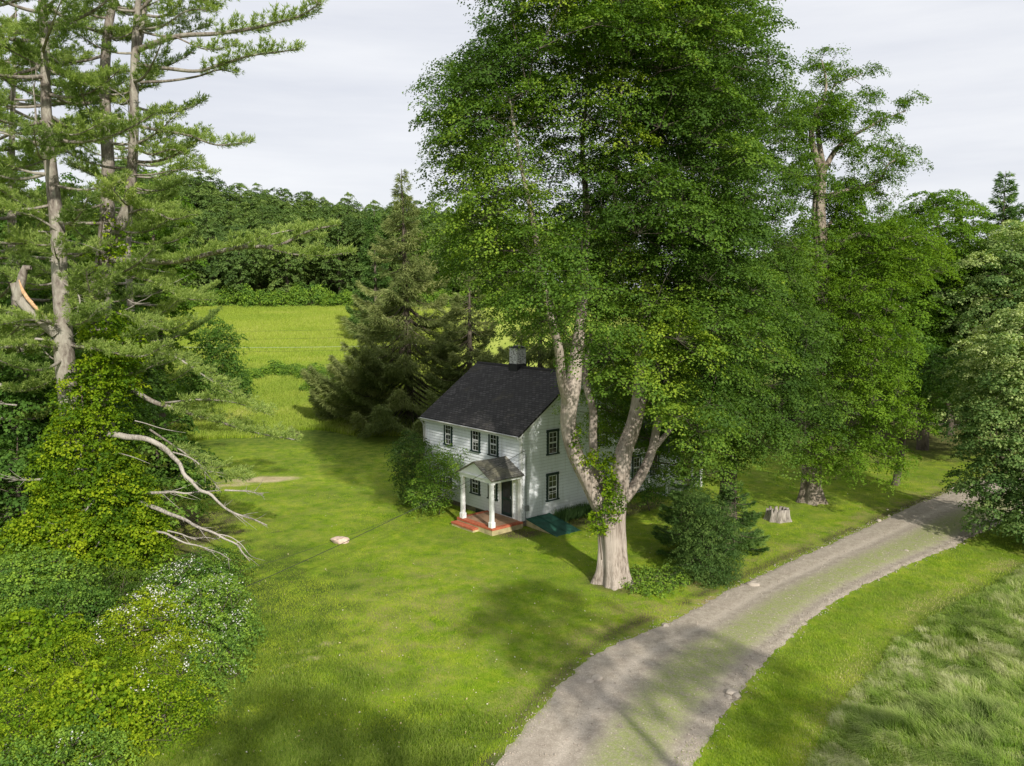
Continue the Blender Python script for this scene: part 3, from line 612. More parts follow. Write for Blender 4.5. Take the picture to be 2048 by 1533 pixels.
# porch
po = MB(HM); po.box(-.22, 2.88, -2.20, -.03, -.8, -.07); pf = po.build('porch', M['lichen'], house); tag(pf, None)
def sub(mb, name, mat, **kw): o = mb.build(name, mat, None, **kw); o.parent = pf; o.location = (0, 0, 0); return o
q = MB(HM); q.box(-.24, 2.90, -2.22, -1.90, -.069, .05); q.box(-.24, .04, -1.897, -.03, -.069, .05); q.box(2.62, 2.90, -1.897, -.03, -.069, .05); sub(q, 'brick_rim', M['brick_red'], bevel=.01)
q = MB(HM); q.box(.044, 2.616, -1.893, -.03, -.069, .044); sub(q, 'floor_slab', M['porch_slab'])
q = MB(HM); q.box(.95, 2.88, -2.60, -2.203, -.8, -.235); sub(q, 'step_base', M['lichen'])
q = MB(HM); q.box(.93, 2.90, -2.62, -2.223, -.232, -.13); sub(q, 'step', M['brick_red'], bevel=.01)
for s_ in (2.52, -.02):
    q = MB(HM); t_ = -2.06; w0, w1 = .105, .09
    q.hexa([(s_-w0, t_-w0, .05), (s_+w0, t_-w0, .05), (s_+w0, t_+w0, .05), (s_-w0, t_+w0, .05), (s_-w1, t_-w1, 2.44), (s_+w1, t_-w1, 2.44), (s_+w1, t_+w1, 2.44), (s_-w1, t_+w1, 2.44)])
    q.box(s_-.14, s_+.14, t_-.14, t_+.14, .052, .36); q.box(s_-.13, s_+.13, t_-.13, t_+.13, 2.37, 2.46); sub(q, 'post', M['trim_white'], bevel=.015)
q = MB(HM)
q.box(-.13, .11, -.12, -.03, .052, 2.46); sub(q, 'pilaster', M['trim_white'], bevel=.008)
q = MB(HM); q.box(2.42, 2.64, -.12, -.03, .052, 2.46); sub(q, 'pilaster', M['trim_white'], bevel=.008)
q = MB(HM); q.box(-.16, 2.66, -2.19, -1.92, 2.46, 2.68); q.box(-.16, .10, -1.918, -.03, 2.46, 2.68); q.box(2.40, 2.66, -1.918, -.03, 2.46, 2.68); sub(q, 'beam', M['trim_white'], bevel=.01)
q = MB(HM); q.box(.11, 2.39, -1.91, -.03, 2.60, 2.64); sub(q, 'ceiling', M['trim_white'])
sA, sB, sM, zE, zA = -.24, 2.70, 1.23, 2.70, 3.44
q = MB(HM); q.poly([(sA, -2.18, zE), (sB, -2.18, zE), (sM, -2.18, zA)]); q.poly([(sA, -2.10, zE), (sB, -2.10, zE), (sM, -2.10, zA)]); q.box(sA - .05, sB + .05, -2.24, -2.08, zE - .06, zE + .012); sub(q, 'pediment', M['trim_white'])
for (se, sr) in ((sA - .12, sM), (sB + .12, sM + .001)):
    o = roof('porch_roof', -2.34, -.02, se, zE - .03, sr, zA + .06, M['porch_roof'], None, .05, 't'); o.parent = pf; o.location = (0, 0, 0)
# cellar bulkhead with two sloping leaves
bk = MB(HM); t0, t1 = .40, 2.08
bk.hexa([(-2.62, t0, -.85), (-.026, t0, -.85), (-.026, t1, -.85), (-2.62, t1, -.85), (-2.62, t0, -.42), (-.026, t0, .06), (-.026, t1, .06), (-2.62, t1, -.42)])
bo = bk.build('cellar_bulkhead', M['lichen'], house)
for a, c in ((t0 - .06, (t0+t1)/2 - .012), ((t0+t1)/2 + .012, t1 + .06)):
    q = MB(HM); q.hexa([(-2.72, a, -.424), (-.03, a, .072), (-.03, c, .072), (-2.72, c, -.424), (-2.72, a, -.384), (-.03, a, .112), (-.03, c, .112), (-2.72, c, -.384)])
    for e0, e1 in ((a, a + .05), (c - .05, c)):
        q.hexa([(-2.72, e0, -.383), (-.03, e0, .113), (-.03, e1, .113), (-2.72, e1, -.383), (-2.72, e0, -.365), (-.03, e0, .131), (-.03, e1, .131), (-2.72, e1, -.365)])
    o = q.build('cellar_door', M['bulkhead'], None, bevel=.004); o.parent = bo; o.location = (0, 0, 0)
# meter pipe and cable at the corner, splitter, small window in the foundation
q = MB(HM); q.tube([(-.05, .32, 3.75), (-.05, .32, -.1)], .022, 6); q.tube([(-.05, .40, 3.6), (-.05, .40, .5)], .010, 5); q.build('conduit', M['steel'], house)
q = MB(HM); q.box(-.16, -.03, .26, .50, .55, .85); q.build('meter_box', M['steel'], house, bevel=.01)
q = MB(HM); q.box(3.2, 4.0, -.012, .05, -.38, -.08); q.build('basement_window', M['trim_dark'], house)
q = MB(HM); q.box(4.98, 5.06, -.06, -.03, .42, 1.15); q.box(4.93, 5.11, -.10, -.03, .38, .44); q.build('wall_bracket', M['trim_dark'], house)
# one storey wing behind
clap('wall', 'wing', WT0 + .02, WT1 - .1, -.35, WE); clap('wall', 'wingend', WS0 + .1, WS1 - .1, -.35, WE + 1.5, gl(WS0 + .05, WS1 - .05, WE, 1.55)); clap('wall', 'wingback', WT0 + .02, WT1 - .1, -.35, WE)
for s0, t0_ in ((WS0 - .03, WT1 - .1), (WS1 - .1, WT1 - .1)):
    q = MB(HM); q.box(s0, s0 + .13, t0_, t0_ + .13, -.36, WE); q.build('corner_board', M['trim_white'], house)
q = MB(HM); q.box(WS0 + .02, WS1 - .02, WT0, WT1 - .02, -1, -.352); q.build('foundation', M['foundation'], house)
sm = (WS0 + WS1) / 2
roof('roof', WT0 + .03, WT1 + .2, WS0 - .3, WE - .12, sm, WE + 1.6, M['roof'], house, .09, 't'); roof('roof', WT0 + .03, WT1 + .2, WS1 + .3, WE - .12, sm + .001, WE + 1.602, M['roof'], house, .09, 't')
q = MB(HM); q.box(WS0 - .34, WS0 - .30, WT0 + .03, WT1 + .2, WE - .25, WE - .06); q.build('fascia', M['gutter'], house)
window('wing', 10.2, 11.1, .65, 2.2); window('wing', 12.0, 12.9, .65, 2.2)
q = MB(HM)
for t_ in (11.6, 12.9, 14.2, 15.2): q.box(-.85, -.73, t_, t_ + .12, -.6, 2.35)
q.box(-.87, -.71, 11.5, 15.4, 2.35, 2.52); q.box(-.83, -.75, 11.6, 15.3, .45, .52)
for i in range(24): q.box(-.81, -.77, 11.75 + i * .148, 11.79 + i * .148, -.25, .45)
q.box(-.95, .88, 11.45, 15.4, -.9, -.28); q.build('side_porch', M['trim_white'], house)
q = MB(HM); q.hexa([(-1.05, 11.3, 2.50), (.88, 11.3, 2.86), (.88, 15.5, 2.86), (-1.05, 15.5, 2.50), (-1.05, 11.3, 2.56), (.88, 11.3, 2.92), (.88, 15.5, 2.92), (-1.05, 15.5, 2.56)]); q.build('side_porch_roof', M['flash'], house)

# ================================================================ great sugar maple
def LD(*a):      # leader: (px, py, Y, radius)
    return np.array([at(p[0], p[1], p[2]) for p in a]), np.array([p[3] for p in a])
r = np.random.default_rng(11)
mb = at(1229, 1166, 35.6)
trunk = LD((1229, 1172, 35.6, .80), (1228, 1140, 35.6, .66), (1226, 1095, 35.7, .60), (1224, 1050, 35.7, .60), (1228, 1010, 35.8, .58), (1236, 975, 35.9, .46))
lA = LD((1222, 1050, 35.7, .42), (1200, 1010, 35.8, .38), (1176, 960, 35.9, .36), (1150, 905, 36.0, .34), (1137, 850, 36.1, .34), (1140, 800, 36.1, .38), (1146, 770, 36.2, .36), (1152, 720, 36.4, .29), (1162, 640, 36.8, .25), (1170, 520, 37.4, .20), (1172, 400, 38, .15), (1165, 280, 38.4, .10), (1180, 160, 38.5, .06))
lA2 = LD((1138, 810, 36.0, .26), (1124, 760, 35.6, .21), (1118, 700, 35.2, .19), (1105, 650, 34.6, .16), (1085, 560, 34, .13), (1065, 440, 33.4, .10), (1040, 320, 33, .07), (1020, 200, 33, .04))
lB = LD((1226, 1010, 36.0, .26), (1196, 950, 36.6, .21), (1186, 880, 37.1, .19), (1186, 820, 37.4, .18), (1172, 770, 37.8, .14), (1178, 690, 38.6, .12), (1210, 560, 40, .09), (1240, 440, 41, .06))
lC = LD((1236, 1000, 35.8, .44), (1241, 950, 35.8, .42), (1248, 905, 35.9, .38), (1266, 855, 36.1, .34), (1278, 800, 36.4, .32), (1283, 720, 36.8, .29), (1290, 620, 37.3, .27), (1304, 520, 37.8, .25), (1322, 420, 38.2, .21), (1322, 320, 38.5, .16), (1316, 200, 38.7, .12), (1322, 90, 38.8, .08), (1330, -60, 39, .04))
lD = LD((1248, 1000, 35.9, .26), (1280, 955, 36.2, .23), (1303, 905, 36.7, .20), (1315, 850, 37.2, .18), (1332, 770, 37.8, .15), (1370, 660, 38.6, .12), (1420, 520, 39.5, .08), (1440, 380, 40, .05))
lE = LD((1306, 900, 36.7, .13), (1340, 860, 37.2, .11), (1375, 820, 38, .09), (1430, 760, 39, .06))
lF = LD((1300, 545, 37.7, .16), (1240, 500, 37, .12), (1230, 380, 36.5, .09), (1240, 240, 36.2, .07), (1245, 80, 36.2, .04))
EA = [EL(1010, 300, 35, 170, 190, 5.5), EL(960, 250, 37, 120, 150, 4), EL(1150, 120, 36, 210, 220, 6.5), EL(1340, 130, 37.5, 200, 230, 6.5), EL(1010, 490, 35, 140, 120, 5.5), EL(1120, 560, 34, 190, 130, 6.5), EL(1240, -80, 37, 240, 160, 6),
      EL(1320, 420, 37.5, 220, 200, 7), EL(1200, 640, 34.5, 180, 95, 6), EL(1310, 700, 33.5, 120, 95, 4.0), EL(1400, 640, 37, 170, 150, 6.5), EL(1010, 590, 36, 90, 80, 4), EL(1290, 745, 33.2, 105, 75, 3), EL(1390, 790, 36, 150, 110, 5), EL(1200, 690, 33.4, 95, 100, 3.4), EL(1270, 735, 32.8, 140, 110, 4), EL(1360, 800, 33.8, 120, 105, 4), EL(1060, 560, 33, 130, 110, 4)]
EA = [(c, np.maximum(q - [.95, .8, .75], .6)) for c, q in EA]
def keepA(P_):
    # bare space round the forked trunk, thinner crown high up where the sky shows through
    y_ = P_[:, 2]; d = np.hypot(P_[:, 0] - mb[0], P_[:, 1] - 36); ok = ~((y_ < 9.6) & (d < 3.6) & (P_[:, 0] < mb[0] + 1.3)) & (y_ > 6.3)
    gap = (vnoise(P_[:, 0], P_[:, 2], 2.2, 77) < .34) & (y_ > 16.5)
    shell_ = in_union(P_, EA) > .62; gap = gap | (shell_ & (vn3(P_, 3.0, 120) < .455))
    lobe = (np.abs(topx(P_)[0] - 1185 - 30 * np.sin(y_)) < 42) & (y_ > 17.5) & (y_ < 23)
    # the sun reaches the front of the farmhouse between the low boughs
    t_ = ((P_[:, :2] - np.array(HC)) @ np.array(hb)) / -(-sd.x * hb[0] - sd.y * hb[1]); Q_ = P_ - np.array(sd)[None] * t_[:, None]
    s_ = (Q_[:, :2] - np.array(HC)) @ np.array(ha); lit = (t_ > 0) & (s_ > -1.0) & (s_ < 10.2) & (Q_[:, 2] > -.4) & (Q_[:, 2] < 5.7)
    ux, uy = topx(P_); under = uy > np.interp(ux, [820, 900, 960, 1000, 1060, 1110, 1150, 1175, 1210, 1260, 1300, 1360, 1420], [470, 560, 610, 640, 665, 672, 690, 725, 755, 790, 812, 865, 900])
    return ok & ~lit & ~under & (vn3(P_, 1.7, 90) > .36) & ~(gap & (r.uniform(size=len(P_)) < .93)) & ~(lobe & (r.uniform(size=len(P_)) < .8))
CA, _ = sample_clumps(EA, 1.42, r, .50, .60, 130000, keepA, 1.45)
ctrA = at(1180, 420, 36.5)
k_ = 22
wood = [sweep(*trunk, 72, .13, .7, 3, 60, .38), sweep(*lA, k_, .07, 1.1, 5), sweep(*lA2, 16, .06, .4, 6), sweep(*lB, 16, .05, 2., 7), sweep(*lC, k_, .07, .2, 8), sweep(*lD, 18, .06, 1.7, 9), sweep(*lE, 12, .04, .3, 10), sweep(*lF, 12, .04, .9, 12)]
EX = [EL(1236, 835, 40.5, 62, 70, 2.2), EL(1325, 880, 41.5, 80, 70, 2.6), EL(1245, 750, 41, 75, 60, 2.5), EL(1400, 900, 41, 70, 60, 2.2)]
CX, _ = sample_clumps(EX, 1.4, r, .3, .6, 9000, lambda q: (q[:, 2] > 2.6) & (q[:, 1] > 38.6), 1.3); CA = np.concatenate([CA, CX])
tA = np.clip(r.normal(0, .16, len(CA)) + .30 * (vnoise(CA[:, 0], CA[:, 2], 3, 5) - .5) * 2, -.4, .55)
wood.append(grow([lA, lA2, lB, lC, lD, lE, lF], CA, r, .011, .43))
cl_, sp_ = boughs(CA, ctrA, 1.36, 13, .62, 74, .108, r, tA, tilt=.34, flat=.28, jit=.26, droop=.42, squash=.62); crown = [cl_]
wood[-1] = join([wood[-1], sp_])[:2]
print('maple clumps', len(CA))
maple = make_tree('sugar_maple', 'huge old maple with a forked pale trunk standing right beside the house', 'tree', mb, wood, crown, M['bark_maple'], M['maple'])
# burl on the trunk
bmh = bmesh.new(); bmesh.ops.create_icosphere(bmh, subdivisions=4, radius=1)
for v in bmh.verts:
    n_ = float(vnoise(v.co.x * 3 + 9, v.co.z * 3 + v.co.y * 2, 1, 4)); v.co = Vector((v.co.x * .34, v.co.y * .30, v.co.z * .42)) * (.8 + .4 * n_)
    v.co += Vector(at(1222, 1052, 35.35))
bme = bpy.data.meshes.new('burl'); bmh.to_mesh(bme); bme.materials.append(M['bark_maple']); bme.polygons.foreach_set('use_smooth', np.ones(len(bme.polygons), bool)); link('burl', bme, maple)
# creeper in the fork
def leafy(name, E, spacing, Rc, n, size, mat, r, parent=None, up=.4, keep=None, shell=.3, inner=.5, droop=.4, jit=.6, stem=None, tint=0., label=None, cat=None, group=None, ctr=None, r0=.006, aspect=.8, tries=12000, tvar=.2, base=None, nm='foliage', bark='bark_dark', loose=0):
    C, _ = sample_clumps(E, spacing, r, shell, inner, tries, keep)
    if len(C) == 0: C = np.array([E[0][0]])
    if loose: k0 = r.uniform(size=len(C)) < .35; C[k0] += np.abs(r.normal(0, 1, (k0.sum(), 1))) * (C[k0] - np.mean([q[0] for q in E], axis=0)) * loose
    c0 = np.mean([q[0] for q in E], axis=0) if ctr is None else ctr
    t0 = np.clip(r.normal(tint, tvar, len(C)) + .25 * (vnoise(C[:, 0] + C[:, 1], C[:, 2], 1.7, 15) - .5), -.42, .58)
    (V, F, T), _w = boughs(C, c0, Rc * 1.1, 7, Rc * .55, n / 5.5, size, r, t0, up=up, droop=droop, jit=jit, aspect=aspect, squash=.75)
    if label:
        b_ = base if base is not None else np.array([c0[0], c0[1], gz(c0[0], c0[1])]); root = empty(name, b_); tag(root, label, cat, group)
        link(nm, raw_mesh(nm, V, F, mat, False, dict(tint=T)), root)
        if stem is not None:
            st = [(np.array([b_, b_ + (c0 - b_) * .5 + r.normal(0, .1, 3), c0]), np.array([stem, stem * .7, stem * .4]))]
            w = [sweep(st[0][0], st[0][1], 9, .05)]; w.append(grow(st, C, r, r0, .42, .6)); V2, F2, _ = join(w); link('stem', raw_mesh('stem', V2, F2, M[bark], True), root)
        return root
    o = link(name, raw_mesh(name, V, F, mat, False, dict(tint=T)), parent); return o
V1 = [EL(1213, 975, 35.3, 14, 75, .35), EL(1188, 920, 35.4, 14, 20, .3), EL(1222, 1000, 35.2, 22, 40, .3), EL(1200, 1040, 35.25, 18, 28, .3), EL(1155, 890, 35.8, 5, 45, .2)]
root = empty('creeper_vine', at(1200, 1120, 35.2)); tag(root, 'bright green creeper growing in the fork of the big maple trunk', 'vine')
leafy('foliage', V1, .22, .26, 14, .11, M['vine'], r, parent=root, up=.2, shell=.0, inner=1)
vs = [sweep(np.array([at(1203, 1120, 35.1), at(1200, 1060, 35.1), at(1212, 1000, 35.2), at(1208, 940, 35.3)]), np.array([.03, .03, .02, .015]), 8)]
V, F, _ = join(vs); link('stem', raw_mesh('stem', V, F, M['bark_dark'], True), root)

# second maple behind, to the right
r = np.random.default_rng(12)
EB = [EL(1480, 330, 45, 110, 180, 6), EL(1440, 180, 45, 130, 190, 6), EL(1500, 520, 44, 130, 150, 6), EL(1560, 680, 44, 120, 120, 5.5), EL(1600, 800, 44, 105, 105, 5), EL(1500, 830, 43, 130, 105, 5), EL(1430, 760, 42, 140, 120, 5), EL(1390, 880, 41.5, 80, 65, 3.5), EL(1430, 20, 45, 110, 150, 5)]
EB = [(c, np.maximum(q - [.9, .8, .7], .6)) for c, q in EB]
bB = np.array([*at(1455, 980, 46)[:2], 0]); bB[2] = gz(bB[0], bB[1])
lg = [(np.array([bB, bB + [0, 0, 3.5], at(1440, 760, 46), at(1455, 560, 46), at(1450, 380, 46), at(1440, 180, 46), at(1430, 30, 46)]), np.array([.5, .42, .36, .28, .2, .12, .05])),
      (np.array([at(1440, 780, 46), at(1500, 700, 45.5), at(1560, 640, 45), at(1590, 560, 45)]), np.array([.25, .18, .12, .06])),
      (np.array([bB + [0, 0, 3.2], at(1500, 850, 45), at(1570, 800, 44)]), np.array([.22, .15, .08]))]
CB, _ = sample_clumps(EB, 1.5, r, .60, .18, 50000, lambda q: (q[:, 2] > 2.6 + 1.4 * ss(13, 15, q[:, 0])) & (vn3(q, 1.7, 95) > .36) & ((vn3(q, 3.0, 130) > .45) | (in_union(q, EB) < .62)) & ~((np.abs(topx(q)[0] - 1640) < 42) & (topx(q)[1] < 640)), 1.35)
wood = [sweep(lg[0][0], lg[0][1], 20, .08, 0, 1, None, .25)] + [sweep(a_, b_, 12, .05) for a_, b_ in lg[1:]] + [grow(lg, CB, r, .011, .43)]
tB = np.clip(r.normal(0, .15, len(CB)) + .3 * (vnoise(CB[:, 0], CB[:, 2], 3, 6) - .5) * 2, -.4, .5)
cl_, sp_ = boughs(CB, at(1500, 500, 46), 1.42, 13, .66, 66, .118, r, tB, tilt=.34, flat=.28, jit=.26, droop=.42, squash=.62); wood[-1] = join([wood[-1], sp_])[:2]
make_tree('maple_tree', 'wide leafy maple behind the forked maple, its crown hanging low over the lawn', 'tree', bB, wood, [cl_], M['bark_dark'], M['maple2'])
print('maple B clumps', len(CB))

# ================================================================ locust with shaggy bark
r = np.random.default_rng(13)
bL = at(1622, 1003, 49.6); bL[2] = gz(bL[0], bL[1]) - .1
Lm = (np.array([bL, at(1622, 975, 49.7), at(1624, 920, 49.8), at(1632, 800, 50), at(1641, 690, 50), at(1643, 600, 50), at(1642, 500, 50), at(1637, 430, 50), at(1640, 370, 50), at(1645, 330, 50)]), np.array([.72, .58, .52, .46, .42, .40, .37, .36, .30, .24]))
Lb = [LD((1643, 350, 50, .24), (1630, 310, 49.8, .19), (1623, 265, 49.6, .16), (1634, 225, 49.5, .12), (1650, 190, 49.4, .09), (1652, 160, 49.4, .06), (1643, 120, 49.3, .03)),
      LD((1645, 335, 50, .20), (1639, 290, 50.3, .15), (1636, 245, 50.5, .11), (1655, 205, 50.7, .07), (1672, 168, 50.8, .05), (1700, 158, 51, .04), (1726, 148, 51, .02)),
      LD((1655, 510, 50, .22), (1690, 478, 49.4, .19), (1720, 470, 49, .16), (1760, 472, 48.6, .12), (1800, 478, 48.2, .09), (1850, 465, 48, .04)),
      LD((1648, 395, 50, .17), (1690, 382, 49.8, .14), (1735, 372, 49.5, .11), (1765, 354, 49.3, .09), (1776, 330, 49.2, .06), (1795, 318, 49.2, .03)),
      LD((1648, 340, 50, .18), (1672, 300, 50.4, .14), (1702, 275, 50.8, .11), (1735, 256, 51, .08), (1765, 240, 51.2, .05), (1812, 222, 51.4, .02)),
      LD((1638, 390, 50, .12), (1618, 374, 49.6, .09), (1600, 370, 49.3, .06), (1580, 383, 49, .03)),
      LD((1626, 255, 49.7, .09), (1610, 240, 49.3, .07), (1595, 242, 49, .05), (1572, 226, 48.8, .02)),
      LD((1652, 460, 50, .12), (1668, 435, 50.4, .09), (1682, 410, 50.6, .05), (1690, 370, 50.8, .02)),
      LD((1643, 640, 50, .14), (1680, 640, 48.6, .11), (1720, 680, 47.4, .08), (1760, 730, 46.6, .05)),
      LD((1640, 700, 50, .12), (1670, 760, 48.4, .09), (1700, 830, 47, .05), (1740, 870, 46.4, .03)),
      LD((1645, 560, 50, .13), (1700, 560, 49.5, .10), (1760, 590, 49, .07), (1810, 620, 48.6, .04))]
CL = []
for (pts, rad) in Lb[:8]:
    Q = resample(pts, 40)
    for q in Q[10:]:
        for _ in range(2):
            if r.uniform() < .62: CL.append(q + r.normal(0, [.75, 1.0, .45]) + [0, 0, .30])
for px_, py_, rx_, ry_, n_ in ((1600, 250, 30, 20, 12), (1560, 260, 25, 20, 6), (1640, 130, 20, 14, 8), (1680, 215, 45, 25, 30), (1640, 240, 40, 30, 24), (1600, 330, 30, 25, 12), (1710, 300, 30, 20, 16), (1690, 270, 25, 15, 12), (1780, 300, 35, 20, 18), (1800, 330, 25, 20, 8), (1740, 190, 22, 14, 7), (1600, 420, 30, 50, 22), (1690, 390, 40, 30, 26), (1600, 340, 40, 60, 18), (1595, 480, 22, 40, 16), (1695, 440, 30, 40, 24), (1700, 540, 35, 35, 20), (1610, 300, 20, 50, 12), (1740, 400, 40, 25, 20)):
    for _ in range(n_): CL.append(at(px_ + r.normal(0, rx_ * .6), py_ + r.normal(0, ry_ * .6), 50 + r.normal(0, 1)))
CL = np.array(CL)
ELo = [EL(1740, 700, 46, 75, 70, 3), EL(1700, 620, 47.5, 80, 80, 4), EL(1760, 520, 49, 110, 60, 4), EL(1720, 760, 47, 90, 90, 3.5), EL(1780, 830, 46.5, 45, 50, 2.2), EL(1700, 880, 46.3, 60, 45, 2.4), EL(1590, 560, 48, 45, 80, 3), EL(1655, 930, 46.8, 55, 30, 1.8), EL(1760, 900, 46, 50, 35, 1.6)]
CL2, _ = sample_clumps(ELo, 1.15, r, .45, .35, 30000, None, 1.3)
wood = [sweep(Lm[0], Lm[1], 34, .16, .4, 21, None, .30)] + [sweep(a_, b_, 12, .06) for a_, b_ in Lb] + [grow([Lm] + Lb, np.concatenate([CL, CL2]), r, .009, .42, .8)]
cl_, sp_ = boughs(CL2, at(1660, 650, 49), 1.0, 13, .40, 34, .135, r, r.normal(.18, .13, len(CL2)), aspect=.5, droop=.7)
wood[-1] = join([wood[-1], sp_])[:2]
crown = [clump_leaves(CL, at(1650, 400, 50), .50, 110, .125, r, up=.6, droop=.7, jit=.6, aspect=.50, tvar=.15), cl_]
make_tree('locust_tree', 'tall open locust with furrowed shaggy bark and bare twisting top limbs', 'tree', bL, wood, crown, M['bark_locust'], M['locust'])
print('locust', len(CL), len(CL2))

# ================================================================ conifers
def blades(P_, D, ln, w, tint, r, nup=None):
    D = D / (np.linalg.norm(D, axis=1)[:, None] + 1e-9); n = len(P_); up = r.normal(0, .5, (n, 3)) + [0, 0, 1]
    E_ = np.cross(D, up); E_ /= np.linalg.norm(E_, axis=1)[:, None] + 1e-9; ln = np.asarray(ln).reshape(-1, 1); w = np.asarray(w).reshape(-1, 1)
    V = np.stack([P_, P_ + D * ln * .5 + E_ * w * .5, P_ + D * ln, P_ + D * ln * .5 - E_ * w * .5], 1).reshape(-1, 3)
    return V, np.arange(4 * n).reshape(n, 4), tint
def tufts(C, D, m_, ln, w, r, spread=.75, tint=None, tvar=.12):
    n = len(C); k = np.repeat(np.arange(n), m_); d = D[k] / (np.linalg.norm(D[k], axis=1)[:, None] + 1e-9) + r.normal(0, spread, (n * m_, 3))
    t = (tint if tint is not None else r.uniform(.3, .7, n))[k] + r.normal(0, tvar, n * m_)
    return blades(C[k] + r.normal(0, ln * .12, (n * m_, 3)), d, ln * r.uniform(.7, 1.2, n * m_), w, np.clip(t, 0, 1), r)
def plates(Q, r, u0=.3, wid=1.0, step=.16, tstep=.10, up=.18, tip=True, fall=0.0):
    """needle plate along a limb: tuft positions and directions on side twigs; also the twigs themselves"""
    d = np.r_[0, np.cumsum(np.linalg.norm(np.diff(Q, axis=0), axis=1))]; n = max(4, int(d[-1] / step)); Z = resample(Q, n); T = np.gradient(Z, axis=0); T /= np.linalg.norm(T, axis=1)[:, None] + 1e-9
    TP = []; TD = []; W0 = []; W1 = []
    for i in range(n):
        u = i / (n - 1)
        if u < u0: continue
        f = math.sin(math.pi * min(1, (u - u0) / (1.001 - u0) * .85 + .12)) ** .6
        for sg in (-1, 1):
            if r.uniform() < .18: continue
            side = np.cross(T[i], [0, 0, 1]); side /= np.linalg.norm(side) + 1e-9
            D = T[i] * r.uniform(.5, .95) + side * sg * r.uniform(.55, 1) + np.array([0, 0, up + r.normal(0, .12)]); D /= np.linalg.norm(D)
            L_ = wid * f * r.uniform(.55, 1.15); e_ = Z[i] + D * L_; W0.append(Z[i]); W1.append(e_)
            s_ = np.arange(L_ * .25, L_, tstep)
            if len(s_) == 0: continue
            q_ = Z[i] + D * s_[:, None] + r.normal(0, .05, (len(s_), 3)); q_[:, 2] += .10 * s_ / L_ - fall * (s_ / L_) ** 2; TP.append(q_); TD.append(np.repeat((D + [0, 0, .35 - fall * 2])[None], len(s_), 0))
    if not TP: return np.zeros((0, 3)), np.zeros((0, 3)), np.zeros((0, 3)), np.zeros((0, 3))
    return np.concatenate(TP), np.concatenate(TD), np.array(W0), np.array(W1)

def pine(name, label, trunks, limbs, auto, seed, base, dead=(), group=None, mat='pine', nb=9, wmul=1.0):
    """trunks = [(pts, radii)], limbs = [(pts, r, leaf start, plate width)], auto = [(trunk index, z from, z to, count, length, plate width)]"""
    r = np.random.default_rng(seed); wood = [sweep(p_, q_, 20, .06, i, seed + i, None, .2 if i == 0 else 0) for i, (p_, q_) in enumerate(trunks)]
    CP = []; CD = []; w0 = []; w1 = []; TT = []
    def limb(Q, rad, u0, wid, tw, step=.17):
        d = np.linalg.norm(np.diff(Q, axis=0), axis=1).sum(); wood.append(sweep(Q, np.linspace(rad, rad * .2, len(Q)), 8, .06, 0, seed, max(6, int(d / .3))))
        a, b, c, e_ = plates(Q, r, u0, wid, step); CP.append(a); CD.append(b); TT.append(np.full(len(a), tw) + r.normal(0, .07, len(a)))
        if len(c): w0.append(c); w1.append(e_)
    for (pts, rad, u0, wid) in limbs: limb(np.array([at(*p_) for p_ in pts]), rad, u0, wid, .56)
    for (ti, z0, z1, cnt, ln, wid) in auto:
        pts, rd = trunks[ti]; Q = resample(pts, 60); dd = Q[:, 2]
        for j in range(cnt):
            z = z0 + (z1 - z0) * (j + r.uniform(0, 1)) / cnt; c = np.array([np.interp(z, dd, Q[:, 0]), np.interp(z, dd, Q[:, 1]), z]); az = j * 2.4 + r.uniform(-.5, .5); l = ln * r.uniform(.55, 1.25)
            dr_ = np.array([math.cos(az), math.sin(az), 0]); sl_ = r.uniform(-.08, .22); side = np.array([-dr_[1], dr_[0], 0]) * r.normal(0, .12)
            K = np.array([c + (dr_ * u + side * u * u) * l + np.array([0, 0, l * (sl_ * u - .10 * math.sin(3 * u) + .14 * u * u)]) for u in np.linspace(0, 1, 6)])
            limb(K, .03 + .012 * l, .28, wid * r.uniform(.7, 1.2), float(np.clip(r.normal(.42, .15), .1, .8)))
    if w0: a, b = np.concatenate(w0), np.concatenate(w1); wood.append(frusta(a, b, np.full(len(a), .008), np.full(len(a), .003), 3))
    root = empty(name, base); tag(root, label, 'tree', group)
    V, F, _ = join(wood); link('trunk', raw_mesh('trunk', V, F, M['bark_pine'], True), root)
    C, D, T = np.concatenate(CP), np.concatenate(CD), np.concatenate(TT)
    V, F, T = tufts(C, D, nb + 4, .20, .031 * wmul, r, .60, T); link('crown', raw_mesh('crown', V, F, M[mat], False, dict(tint=T)), root)
    for (pts, rad) in dead:
        Q = np.array([at(*p_) for p_ in pts]); Q = resample(Q, max(len(Q), int(np.linalg.norm(np.diff(Q, axis=0), axis=1).sum() / .45))); Q[1:-1] += r.normal(0, .045, Q[1:-1].shape); n = len(Q); w = [sweep(Q, np.linspace(rad * .82, rad * .16, n), 10, .16, 0, seed, max(6, int(np.linalg.norm(np.diff(Q, axis=0), axis=1).sum() / .18)))]
        Z = resample(Q, 30)
        if rad > .035:
            for j in range(int(8 + 130 * rad)):
                i = r.integers(8, 29); dv = r.normal(0, .35, 3) + (Z[min(i + 1, 29)] - Z[i - 1]) / np.linalg.norm(Z[min(i + 1, 29)] - Z[i - 1]) * .7; l_ = r.uniform(.15, .5) + (r.uniform() < .3) * r.uniform(.2, .9)
                w.append(sweep(np.array([Z[i], Z[i] + dv * l_ * .5, Z[i] + dv * l_ + r.normal(0, .06, 3)]), np.array([.014, .010, .004]), 5, 0, 0, 0, 5))
        V, F, _ = join(w); link('dead_limb', raw_mesh('dead_limb', V, F, M['deadwood'], True), root)
    return root, len(C)

